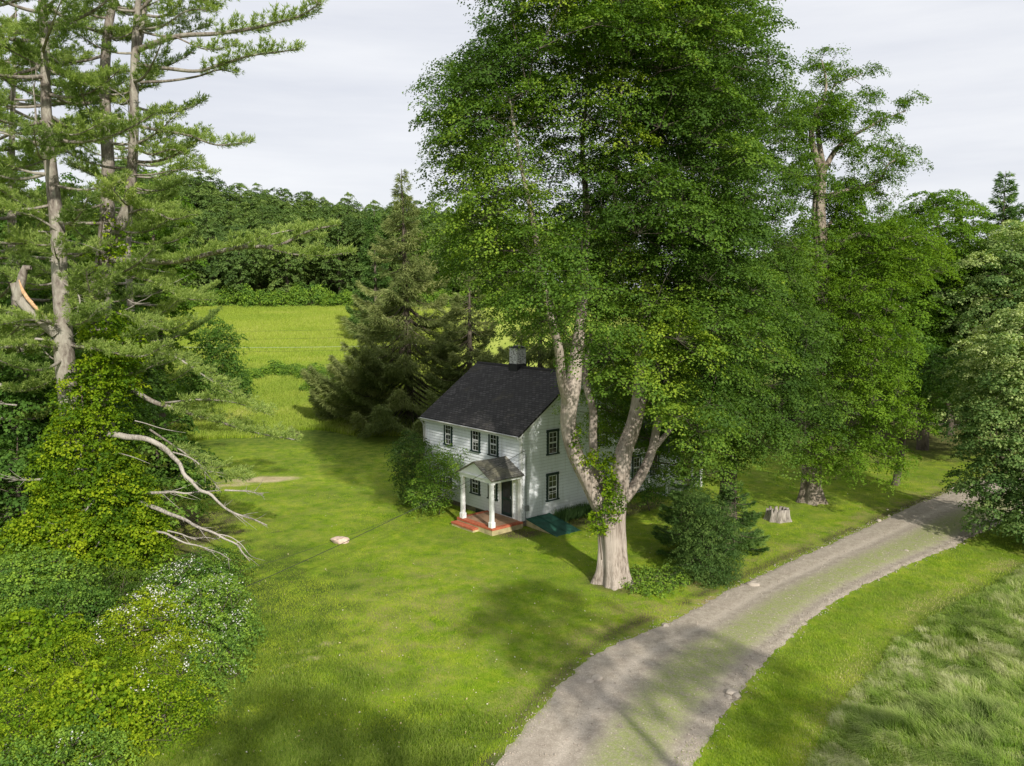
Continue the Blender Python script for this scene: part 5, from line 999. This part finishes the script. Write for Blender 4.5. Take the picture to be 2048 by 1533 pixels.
bush('garden_shrub', 'taller dusky grey green shrub behind the loose one at the farmhouse corner', [EL(822, 925, 49.8, 36, 52, 1.6), EL(838, 975, 49, 34, 40, 1.4), EL(855, 905, 51.0, 18, 22, .7)], 'dark_ever', 131, .40, .42, 44, .10, tint=.15)
bush('garden_shrub', 'dark clipped shrub against the wing wall', [EL(1300, 985, 47.5, 30, 20, .9)], 'understory', 132, .34, .34, 36, .09)
bush('seedling_patch', 'low bright green seedlings spreading beside the foot of the big maple', [EL(1300, 1160, 35.4, 58, 9, 1.6), EL(1345, 1150, 35.8, 30, 7, 1.2)], 'shrub', 134, .18, .17, 20, .07, cat='plants', tint=.2)
# hedge of bushes between lawn and hayfield
r = np.random.default_rng(140); hb_proto = []
for i in range(3):
    hb_proto.append(leafy('field_bush', [(np.array([0, 0, 1.0]), np.array([1.9, 1.4, 1.3])), (np.array([1.3, .3, .7]), np.array([1.2, 1.1, .9]))], .62, .62, 46, .19, M['shrub'], r, up=.55, stem=.05, tint=.1, label='x', cat='shrub', base=np.array([0., 0, 0]), nm='foliage'))
def copy_tree(o, loc, rot=0., sc=(1, 1, 1)):
    c = o.copy(); COL.objects.link(c); c.location = loc; c.rotation_euler = (0, 0, rot); c.scale = sc
    for chd in o.children:
        d_ = chd.copy(); COL.objects.link(d_); d_.parent = c; d_.location = (0, 0, 0)
    return c
k_ = 0
for i, (px_, Y_) in enumerate(((455, 90), (480, 95), (505, 99), (530, 101), (556, 102), (582, 101), (608, 100), (632, 99), (655, 97), (400, 90), (372, 90), (345, 88), (630, 92), (600, 103), (320, 78))):
    b_ = gp(px_, Y_); o = hb_proto[i % 3] if i < 3 else copy_tree(hb_proto[i % 3], (0, 0, 0)); o.location = b_; o.rotation_euler = (0, 0, i * 1.3); s_ = .5 + .35 * ((i * 37) % 10) / 10; o.scale = (s_, s_, s_ * .9)
    tag(o, 'low bush in the scrubby strip between the lawn and the hayfield', 'shrub', 'bushes between lawn and hayfield')

# ================================================================ wooded hill
def proto_tree(seed, H_, Rm, mat, size=.36):
    return decid('forest_tree', 'x', 0, 0, 0, Rm, mat, seed, .12, 1.5, 62, size, 1.35, base=(0., 0., 0.), H_=H_, r0=.018, up=.6)
pt = [proto_tree(200 + i, 17 + 1.5 * i, 5.0 + .3 * i, 'far') for i in range(4)]
used = [False] * 4; r = np.random.default_rng(210); nf = 0
cand = []
for row, yy in enumerate(np.concatenate([[178], np.arange(185, 330, 9.5)])):
    for xx in np.arange(-250, 190, 8.4): cand.append((xx + r.uniform(-2.6, 2.6) + (row % 2) * 4, yy + r.uniform(-2.5, 2.5)))
for yy in np.arange(104, 172, 10):
    for xx in np.arange(-150, -40, 9): cand.append((xx + r.uniform(-3, 3), yy + r.uniform(-3, 3)))
for xx, yy in cand:
    ratio = xx / yy
    if yy < 176 and ratio > -.475 + .02 * math.sin(yy * .2): continue
    if ratio < -.66 or ratio > .66: continue
    if yy > 176 and ratio > -.05 and (yy > 205): continue        # far rows hidden behind the near crowns
    if ratio > .02 and ratio < .30 and yy > 176 and int(xx * 7) % 3: continue
    if yy > 290 or (ratio < -.56 and yy > 120): continue
    if ratio < -.47 and yy > 200: continue
    i = int(r.integers(0, 4)); loc = (xx, yy, gz(xx, yy) - .2); s_ = r.uniform(.78, 1.12)
    if not used[i]: o = pt[i]; used[i] = True; o.location = loc
    else: o = copy_tree(pt[i], loc)
    o.rotation_euler = (0, 0, r.uniform(0, 6.28)); o.scale = (s_ * r.uniform(.9, 1.15), s_ * r.uniform(.9, 1.15), s_)
    tag(o, 'green forest tree among the many on the wooded hillside beyond the hayfield', 'tree', 'trees on the hillside beyond the hayfield'); nf += 1
for i, xx in enumerate(np.arange(-92, 60, 3.6)):
    yy = 173.2 + r.uniform(-1, 1.2); o = copy_tree(hb_proto[i % 3], (xx, yy, gz(xx, yy) - .2), r.uniform(0, 6.28), (1.5, 1.2, r.uniform(1.2, 2.1))); tag(o, 'leafy bush in the skirt of the woods along the far side of the hayfield', 'shrub', 'bushes at the foot of the woods')
assert nf < 300, nf

# trees standing behind the camera, out of frame; they shade the foreground
for i, (x_, y_, h_, R_, lo_) in enumerate(((12.6, 3.6, 19, 3.2, .66), (6.5, -8.5, 20, 3.4, .62), (17.5, 1.5, 18, 2.6, .66))):
    decid('roadside_tree', 'broadleaf tree standing beside the drive behind the viewpoint', 0, 0, 0, R_, 'maple2', 400 + i, lo_, 1.2, 40, .26, 1.0, 'trees behind the viewpoint', base=(x_, y_, gz(x_, y_)), H_=h_, gaps=.25, nsub=11)

# ================================================================ small things
r = np.random.default_rng(300)
def stump():
    c = at(1555, 1047, 45.6); c[2] = gz(c[0], c[1]) - .05; k = 64; V = []; F = []
    th = np.arange(k) * 2*np.pi/k; lobes = .5 + .5 * np.sin(th * 7 + np.sin(th * 3)) ; R0 = .62 * (1 + .22 * lobes); hts = .62 + .22 * vnoise(th * 3, th * 0, 1, 3) - .34 * (vnoise(th * 5.5, th * 0 + 3, 1, 8) > .68)
    rings = [(1.12, 0.0), (1.0, .25), (.90, .6), (.86, 1.0), (.66, .96), (.60, .35), (.35, .2)]
    for f, h in rings:
        for j in range(k):
            rr = R0[j] * f * (1 + .05 * (vnoise(j * .9, h * 3, 1, 5) - .5)); V.append((c[0] + math.cos(th[j]) * rr, c[1] + math.sin(th[j]) * rr * .85, c[2] + hts[j] * h))
    for i in range(len(rings) - 1):
        for j in range(k): F.append((i*k+j, i*k+(j+1) % k, (i+1)*k+(j+1) % k, (i+1)*k+j))
    V = np.array(V); root = empty('tree_stump', c); tag(root, 'weathered hollow tree stump with jagged rim on the lawn', 'stump')
    link('rim', raw_mesh('rim', V, np.array(F), M['stumpwood'], True), root)
    Fc = np.array([[(len(rings)-1)*k + a for a in (0 + j, (1 + j), (k - 2 - j), (k - 1 - j))] for j in range(0, k // 2 - 1)]); link('rotten_core', raw_mesh('rotten_core', V + [0, 0, .004], Fc, M['bark_dark'], False), root)
stump()
M['stone'] = flat('pale_stone', (.42, .365, .30), .9, .3, 3)
M['stone2'] = flat('pinkish_stone', (.55, .42, .34), .9, .35, 4)
def rock(name, loc, sx, sy, sz, seed, mat):
    bm = bmesh.new(); bmesh.ops.create_icosphere(bm, subdivisions=4, radius=1); rr = np.random.default_rng(seed); n_ = rr.normal(size=(7, 3)); n_ /= np.linalg.norm(n_, axis=1)[:, None]; dcut = rr.uniform(.55, .85, 7)
    for v in bm.verts:
        p_ = np.array(v.co)
        for a_, d_ in zip(n_, dcut):
            q_ = p_ @ a_
            if q_ > d_: p_ = p_ - a_ * (q_ - d_) * .85
        p_ = p_ * (1 + .10 * (float(vnoise(p_[0] * 3 + seed, p_[1] * 3 + p_[2] * 4, 1, seed)) - .5)); v.co = Vector((p_[0] * sx, p_[1] * sy, p_[2] * sz))
    me = bpy.data.meshes.new(name); bm.to_mesh(me); bm.free(); me.materials.append(mat); me.polygons.foreach_set('use_smooth', np.ones(len(me.polygons), bool)); o = bpy.data.objects.new(name, me); COL.objects.link(o); o.location = loc; return o
c = at(680, 1082, 41.4); tag(rock('lawn_stone', (c[0], c[1], gz(c[0], c[1]) + .06), .56, .32, .26, 3, M['stone2']), 'pinkish weathered boulder lying on the open lawn left of the porch', 'stone')
c = at(1234, 1172, 35.0); tag(rock('root_stone', (c[0], c[1], gz(c[0], c[1]) + .02), .14, .10, .08, 5, M['stone']), 'small pale stone at the foot of the big maple trunk', 'stone')
rp = [rock('verge_stone', (0, 0, -50), .16, .12, .08, 40 + i, M['stone']) for i in range(4)]; ns = 0
for i in range(120):
    j = int(r.integers(60, 230)); left = r.uniform() < .72; e_ = DLs[j] if left else DRs[j]; q_ = e_ + r.normal(0, .22, 2) + (DC[j] - e_) * r.uniform(-.02, .10); s_ = r.uniform(.2, .6) if r.uniform() < .8 else r.uniform(.6, 1.2)
    o = rp[ns] if ns < 4 else rp[i % 4].copy()
    if ns >= 4: COL.objects.link(o)
    o.location = (q_[0], q_[1], gz(*q_) + .02); o.rotation_euler = (r.uniform(-.3, .3), r.uniform(-.3, .3), r.uniform(0, 6.28)); o.scale = (s_, s_, s_); ns += 1
    tag(o, 'small pale stone on the verge of the gravel drive', 'stone', 'loose stones along the drive')
for i, (px_, py_, s_) in enumerate(((1462, 1390, 1.5), (1473, 1396, 1.1), (1457, 1399, .9), (1505, 1173, 2.0), (1195, 1362, 1.6), (1812, 1102, 1.0), (1180, 1368, 1.2))):
    q_ = at(px_, py_, 30); d_ = (q_ - [0, 0, CAM_H]); tt_ = (-.42 - CAM_H) / d_[2]; q_ = np.array([0, 0, CAM_H]) + d_ * tt_; o = rp[i % 4].copy(); COL.objects.link(o); o.location = (q_[0], q_[1], gz(q_[0], q_[1]) + .04); o.scale = (s_,) * 3; o.rotation_euler = (0, 0, i)
    tag(o, 'larger pale stone lying on the gravel drive', 'stone', 'larger stones on the drive')
# loose pebbles
n = 15000; j = r.integers(20, 258, n); u = r.uniform(-.06, 1.06, n) ; u = np.where(r.uniform(size=n) < .45, np.where(u < .5, r.uniform(-.02, .10, n), r.uniform(.9, 1.01, n)), u); xy = DLs[j] + (DRs[j] - DLs[j]) * u[:, None] + r.normal(0, .08, (n, 2))
P_ = np.c_[xy, ground(xy[:, 0], xy[:, 1]) + .035 + .05 * np.sin(np.pi * np.clip(u, 0, 1))]; s_ = r.uniform(.010, .034, n)[:, None]
o6 = np.array([[1, 0, 0], [0, 1, 0], [-1, 0, 0], [0, -1, 0], [0, 0, .7], [0, 0, -.7]], float)
V = (P_[:, None] + (o6[None] * (1 + .3 * r.normal(size=(n, 6, 1)))) * s_[:, None]).reshape(-1, 3); f8 = np.array([[0, 1, 4], [1, 2, 4], [2, 3, 4], [3, 0, 4], [1, 0, 5], [2, 1, 5], [3, 2, 5], [0, 3, 5]])
tag(link('pebbles', raw_mesh('pebbles', V, (np.arange(n)[:, None, None] * 6 + f8[None]).reshape(-1, 3), M['stone'])), 'loose pebbles scattered over the gravel drive', 'gravel', kind='stuff')
# iris beside the cellar door, creeper on the corner
C = np.array([hw_(-r.uniform(.15, 1.0), r.uniform(2.25, 4.9), 0)[:] for _ in range(330)]); C[:, 2] = ground(C[:, 0], C[:, 1])
k = np.repeat(np.arange(len(C)), 5); d = r.normal(0, .33, (len(k), 3)); d[:, 2] = 1; V, F, T = blades(C[k], d, r.uniform(.4, .8, len(k)), .035, r.uniform(0, 1, len(k)), r)
root = empty('iris_bed', C.mean(0)); tag(root, 'clump of sword leaved plants beside the green cellar doors', 'plants'); link('leaves', raw_mesh('leaves', V, F, M['daylily'], False, dict(tint=T)), root)
# cables
def cable(name, label, pts, rad, mat, sag):
    a_, b_ = np.array(pts[0]), np.array(pts[1]); Q = [Vector(a_ + (b_ - a_) * t_ - np.array([0, 0, sag * 4 * t_ * (1 - t_)])) for t_ in np.linspace(0, 1, 40)]
    m_ = MB(); m_.tube(Q, rad, 6); tag(m_.build(name, mat, None, True), label, 'cable')
h0 = np.array(hw_(-.06, .30, 3.95)); cable('service_cable', 'black service cable from the farmhouse corner down across the lawn to the thicket', (h0, at(395, 1216, 30.4)), .013, M['wire'], .25)
h0 = np.array(hw_(-.06, .30, 3.6)); cable('telephone_cable', 'thinner cable hanging below the service cable over the lawn', (h0, at(420, 1160, 33.6)), .007, M['wire'], .5)
for i, (y0, y1, mt, lb) in enumerate(((692, 688, 'wirepale', 'pale power line crossing low over the hayfield'), (662, 652, 'wire', 'uppermost dark power line over the hayfield'), (678, 668, 'wire', 'dark power line over the hayfield just above the pale one'), (702, 694, 'wire', 'lowest dark power line over the hayfield'))):
    cable('power_line', lb, (at(230, y0, 96), at(860, y1, 118)), .010 if mt == 'wirepale' else .011, M[mt], .35)

# ================================================================ grass
def grass(name, xy, h, w, ddir, lean, tint, mat, kindlabel, seg=2, zoff=-.02):
    n = len(xy); z = ground(xy[:, 0], xy[:, 1]) + zoff; P0 = np.c_[xy, z]; a_ = r.uniform(0, 2*np.pi, n); E_ = np.c_[np.cos(a_), np.sin(a_), np.zeros(n)]; D = np.c_[ddir, np.zeros(n)]; h = h[:, None]; lean = lean[:, None]; w = np.asarray(w).reshape(-1, 1) * np.ones((n, 1))
    if seg == 1:
        V = np.stack([P0 - E_ * w * .5, P0 + E_ * w * .5, P0 + D * h * lean + [0, 0, 1] * h * np.sqrt(np.maximum(.05, 1 - lean ** 2))], 1).reshape(-1, 3); F = np.arange(3 * n).reshape(n, 3); al = np.tile([0, 0, 1.], n); tt = np.repeat(tint, 3)
    else:
        Pm = P0 + D * h * lean * .30 + [0, 0, 1] * h * .55; Pt = P0 + D * h * lean + [0, 0, 1] * h * (.95 - .75 * lean ** 1.3)
        V = np.stack([P0 - E_ * w * .5, P0 + E_ * w * .5, Pm + E_ * w * .45, Pm - E_ * w * .45, Pt + E_ * w * .12, Pt - E_ * w * .12], 1).reshape(-1, 3)
        b_ = np.arange(n)[:, None] * 6; F = np.concatenate([b_ + [0, 1, 2, 3], b_ + [3, 2, 4, 5]]); al = np.tile([0, 0, .55, .55, 1., 1.], n); tt = np.repeat(tint, 6)
    tag(link(name, raw_mesh(name, V, F, mat, False, None, dict(tint=tt, along=al))), kindlabel, 'grass', kind='stuff'); return n
def scatter(n, y0, y1, fmax=.68, p=2.0):
    u = r.uniform(size=n); a_, b_ = y0 ** (1 - p), y1 ** (1 - p); yy = (a_ + (b_ - a_) * u) ** (1 / (1 - p)) if p != 1 else y0 * (y1 / y0) ** u; xx = r.uniform(-fmax, fmax, n) * (yy + 2); return np.c_[xx, yy]
hc = np.array([HC[0], HC[1]])
def in_house(xy):
    d = xy - hc; s_ = d @ np.array(ha); t_ = d @ np.array(hb); return ((s_ > -.05) & (s_ < HL) & (t_ > -.05) & (t_ < WT1)) | ((s_ > -.3) & (s_ < 2.95) & (t_ > -2.65) & (t_ < 0)) | ((s_ > -2.75) & (s_ < 0) & (t_ > .3) & (t_ < 2.2))
def unit(a_): return np.c_[np.cos(a_), np.sin(a_)]
xy = scatter(900000, 19.5, 66, .68, 2.0); do_, hw__ = drive_off(xy[:, 0], xy[:, 1]); ok = (np.abs(do_) > hw__ + .02 * r.normal(size=len(xy)) + .0) & ~in_house(xy) & (do_ < hw__ + 6)
edge = (np.abs(do_) < hw__ + .25) & (np.abs(do_) > hw__ - .55 * vnoise(xy[:, 0], xy[:, 1], .8, 71) * 1.6) & (r.uniform(size=len(xy)) < .55); ok |= edge & ~in_house(xy)
ok &= ~((blob(xy[:, 0], xy[:, 1], -17.2, 55.2, 2.1, .8, .2) > .4)); xy = xy[ok]; nn = len(xy)
pat = vnoise(xy[:, 0], xy[:, 1], 2.2, 41) * .5 + vnoise(xy[:, 0], xy[:, 1], .5, 42) * .3 + vnoise(xy[:, 0], xy[:, 1], 7, 43) * .35
rad_ = np.hypot(xy[:, 0] + 14, xy[:, 1] - 84); tang = np.arctan2(xy[:, 0] + 14, -(xy[:, 1] - 84)); lay = np.where(np.sin(rad_ * 2 * np.pi / 1.9) > 0, 0, np.pi)
grass('lawn_grass', xy, r.uniform(.045, .115, nn) * (1 + .6 * (pat - .5)), .017, unit(tang + lay + r.normal(0, .8, nn)), r.uniform(.1, .8, nn), np.clip(pat * 1.7 - .50 + r.normal(0, .22, nn), 0, 1), M['grass_lawn'], 'short mown grass of the farmhouse lawn', 1)
n = 2600; xy2 = scatter(n, 20, 60, .6, 2.0); do2, hw2 = drive_off(xy2[:, 0], xy2[:, 1]); xy2 = xy2[(do2 < -hw2 - .2) & ~in_house(xy2) & (xy2[:, 0] > -10 + .1 * xy2[:, 1] * -1)]; n = len(xy2)
P_ = np.c_[xy2, ground(xy2[:, 0], xy2[:, 1]) + .085]; V, F, T = leaves(P_, r.normal(0, .5, (n, 3)) + [0, 0, 1], r.uniform(.025, .085, n), r.uniform(0, 1, n), r, .7, .15)
M['litter'] = leaf_mat('fallen_leaf', [(0, (.30, .22, .10)), (.6, (.48, .40, .22)), (1, (.62, .60, .48))], .1, gain=1.0, tb=(1, 1, 1))
tag(link('fallen_leaves', raw_mesh('fallen_leaves', V, F, M['litter'], False, dict(tint=T))), 'fallen leaves and clover heads dotted over the lawn', 'leaves', kind='stuff')
# wind laid tall grass right of the drive
xy = np.c_[r.uniform(3, 42, 1500000), r.uniform(18.5, 60, 1500000)]; kp = r.uniform(size=len(xy)) < np.minimum(1, (24 / xy[:, 1]) ** 2); xy = xy[kp & (np.abs(xy[:, 0]) < .70 * xy[:, 1] + 1)]; do_, hw__ = drive_off(xy[:, 0], xy[:, 1]); e_ = do_ - hw__ - 2.4 - .9 * vnoise(xy[:, 0], xy[:, 1], 4, 44); xy = xy[e_ > 0]; e_ = e_[e_ > 0]; xy, e_ = xy[:520000], e_[:520000]; nn = len(xy)
track = np.exp(-((e_ - 4.8) / .45) ** 2)
ang = R(150) + 2.6 * (vnoise(xy[:, 0], xy[:, 1], 3.2, 45) - .5) + 1.4 * (vnoise(xy[:, 0], xy[:, 1], 1.0, 46) - .5) + r.normal(0, .6, nn); ln_ = np.clip(.25 + .7 * vnoise(xy[:, 0], xy[:, 1], 1.5, 47) , .2, 1.0)
ci = np.floor((xy[:, 0] + .5 * vnoise(xy[:, 0], xy[:, 1], .5, 73)) / .55).astype(np.int64); cj = np.floor((xy[:, 1] + .5 * vnoise(xy[:, 0], xy[:, 1], .5, 74)) / .55).astype(np.int64)
hsh = ((ci * 73856093) ^ (cj * 19349663)) & 0xffff; h1 = (hsh % 251) / 251; h2 = ((hsh // 7) % 199) / 199; h3 = ((hsh // 13) % 173) / 173
ang = ang + (h1 - .5) * 1.9
grass('tall_grass', xy, (.30 * h2 + .10 + .42 * vnoise(xy[:, 0], xy[:, 1], .9, 48) ** 1.3 + r.uniform(-.05, .16, nn)) * np.clip(.45 + e_ * .5, .45, 1) * (1 - .6 * track), .011, unit(ang), ln_, np.clip(-.45 + .65 * h3 + .8 * vnoise(xy[:, 0], xy[:, 1], 1.6, 49) + .5 * vnoise(xy[:, 0], xy[:, 1], .3, 50) + r.normal(0, .15, nn), 0, 1), M['grass_tall'], 'tall wind laid meadow grass right of the gravel drive')
# band of medium grass beside the drive and long grass at the bottom centre and towards the field
xy = np.c_[r.uniform(4, 45, 420000), r.uniform(18.5, 62, 420000)]; kp = r.uniform(size=len(xy)) < np.minimum(1, (24 / xy[:, 1]) ** 2); xy = xy[kp]; do_, hw__ = drive_off(xy[:, 0], xy[:, 1]); e_ = do_ - hw__; kp = (e_ > .0) & (e_ < 3.6) & (np.abs(xy[:, 0]) < .70 * xy[:, 1]); xy = xy[kp]; e_ = e_[kp]; nn = len(xy)
dryb = np.exp(-((e_ - 2.4) / .8) ** 2)
grass('verge_grass', xy, r.uniform(.08, .22, nn) * (1 - .4 * dryb), .014, unit(R(120) + r.normal(0, .9, nn)), r.uniform(.1, .8, nn), np.clip(.10 + .45 * vnoise(xy[:, 0], xy[:, 1], 1.1, 51) + .75 * dryb * (vnoise(xy[:, 0], xy[:, 1], 2.5, 76) > .38) + r.normal(0, .15, nn), 0, 1), M['grass_rough'], 'rough grass along the right verge of the drive')
xy = scatter(500000, 18.5, 32, .70, 2.0); m_ = np.clip(blob(xy[:, 0], xy[:, 1], -3.8, 19.6, 6.5, 4.0, 0, .5) + blob(xy[:, 0], xy[:, 1], -11, 24, 6, 7, 0, .3), 0, 1); do_, hw__ = drive_off(xy[:, 0], xy[:, 1]); xy = xy[(r.uniform(size=len(xy)) < m_) & (np.abs(do_) > hw__ + .2) & (do_ < 0)]; nn = len(xy)
grass('long_grass', xy, r.uniform(.08, .30, nn) * (.5 + vnoise(xy[:, 0], xy[:, 1], .9, 72)), .010, unit(R(60) + r.normal(0, 1.6, nn)), r.uniform(.1, .85, nn), np.clip(-.12 + .5 * vnoise(xy[:, 0], xy[:, 1], 1.1, 52) + r.normal(0, .15, nn), 0, 1), M['grass_rough'], 'uncut dark grass between the thicket and the lawn')
xy = np.c_[r.uniform(-46, 2, 500000), r.uniform(62, 108, 500000)]; lim_ = 62 + 8 * vnoise(xy[:, 0], xy[:, 1], 6, 4); kp = (xy[:, 1] > lim_ + 4) & (xy[:, 0] / xy[:, 1] > -.5); xy = xy[kp][:240000]; nn = len(xy)
grass('meadow_grass', xy, r.uniform(.25, .6, nn), .035, unit(R(60) + r.normal(0, .8, nn)), r.uniform(.1, .7, nn), np.clip(.35 + .5 * vnoise(xy[:, 0], xy[:, 1], 3, 53) + r.normal(0, .12, nn), 0, 1), M['grass_rough'], 'rough meadow grass between the lawn and the hayfield')
xy = np.c_[r.uniform(-95, 0, 420000), r.uniform(98, 173, 420000)]; kp = (xy[:, 0] / xy[:, 1] > -.5) & (xy[:, 0] / xy[:, 1] < -.08); xy = xy[kp]; nn = len(xy)
grass('hay_grass', xy, r.uniform(.25, .6, nn), .05, unit(R(20) + r.normal(0, .8, nn)), r.uniform(.1, .6, nn), np.clip(.65 + .4 * (vnoise(xy[:, 0], xy[:, 1] * 2, 9, 54) - .5) + r.normal(0, .1, nn), 0, 1), M['grass_rough'], 'pale yellow green hay grass of the far field')
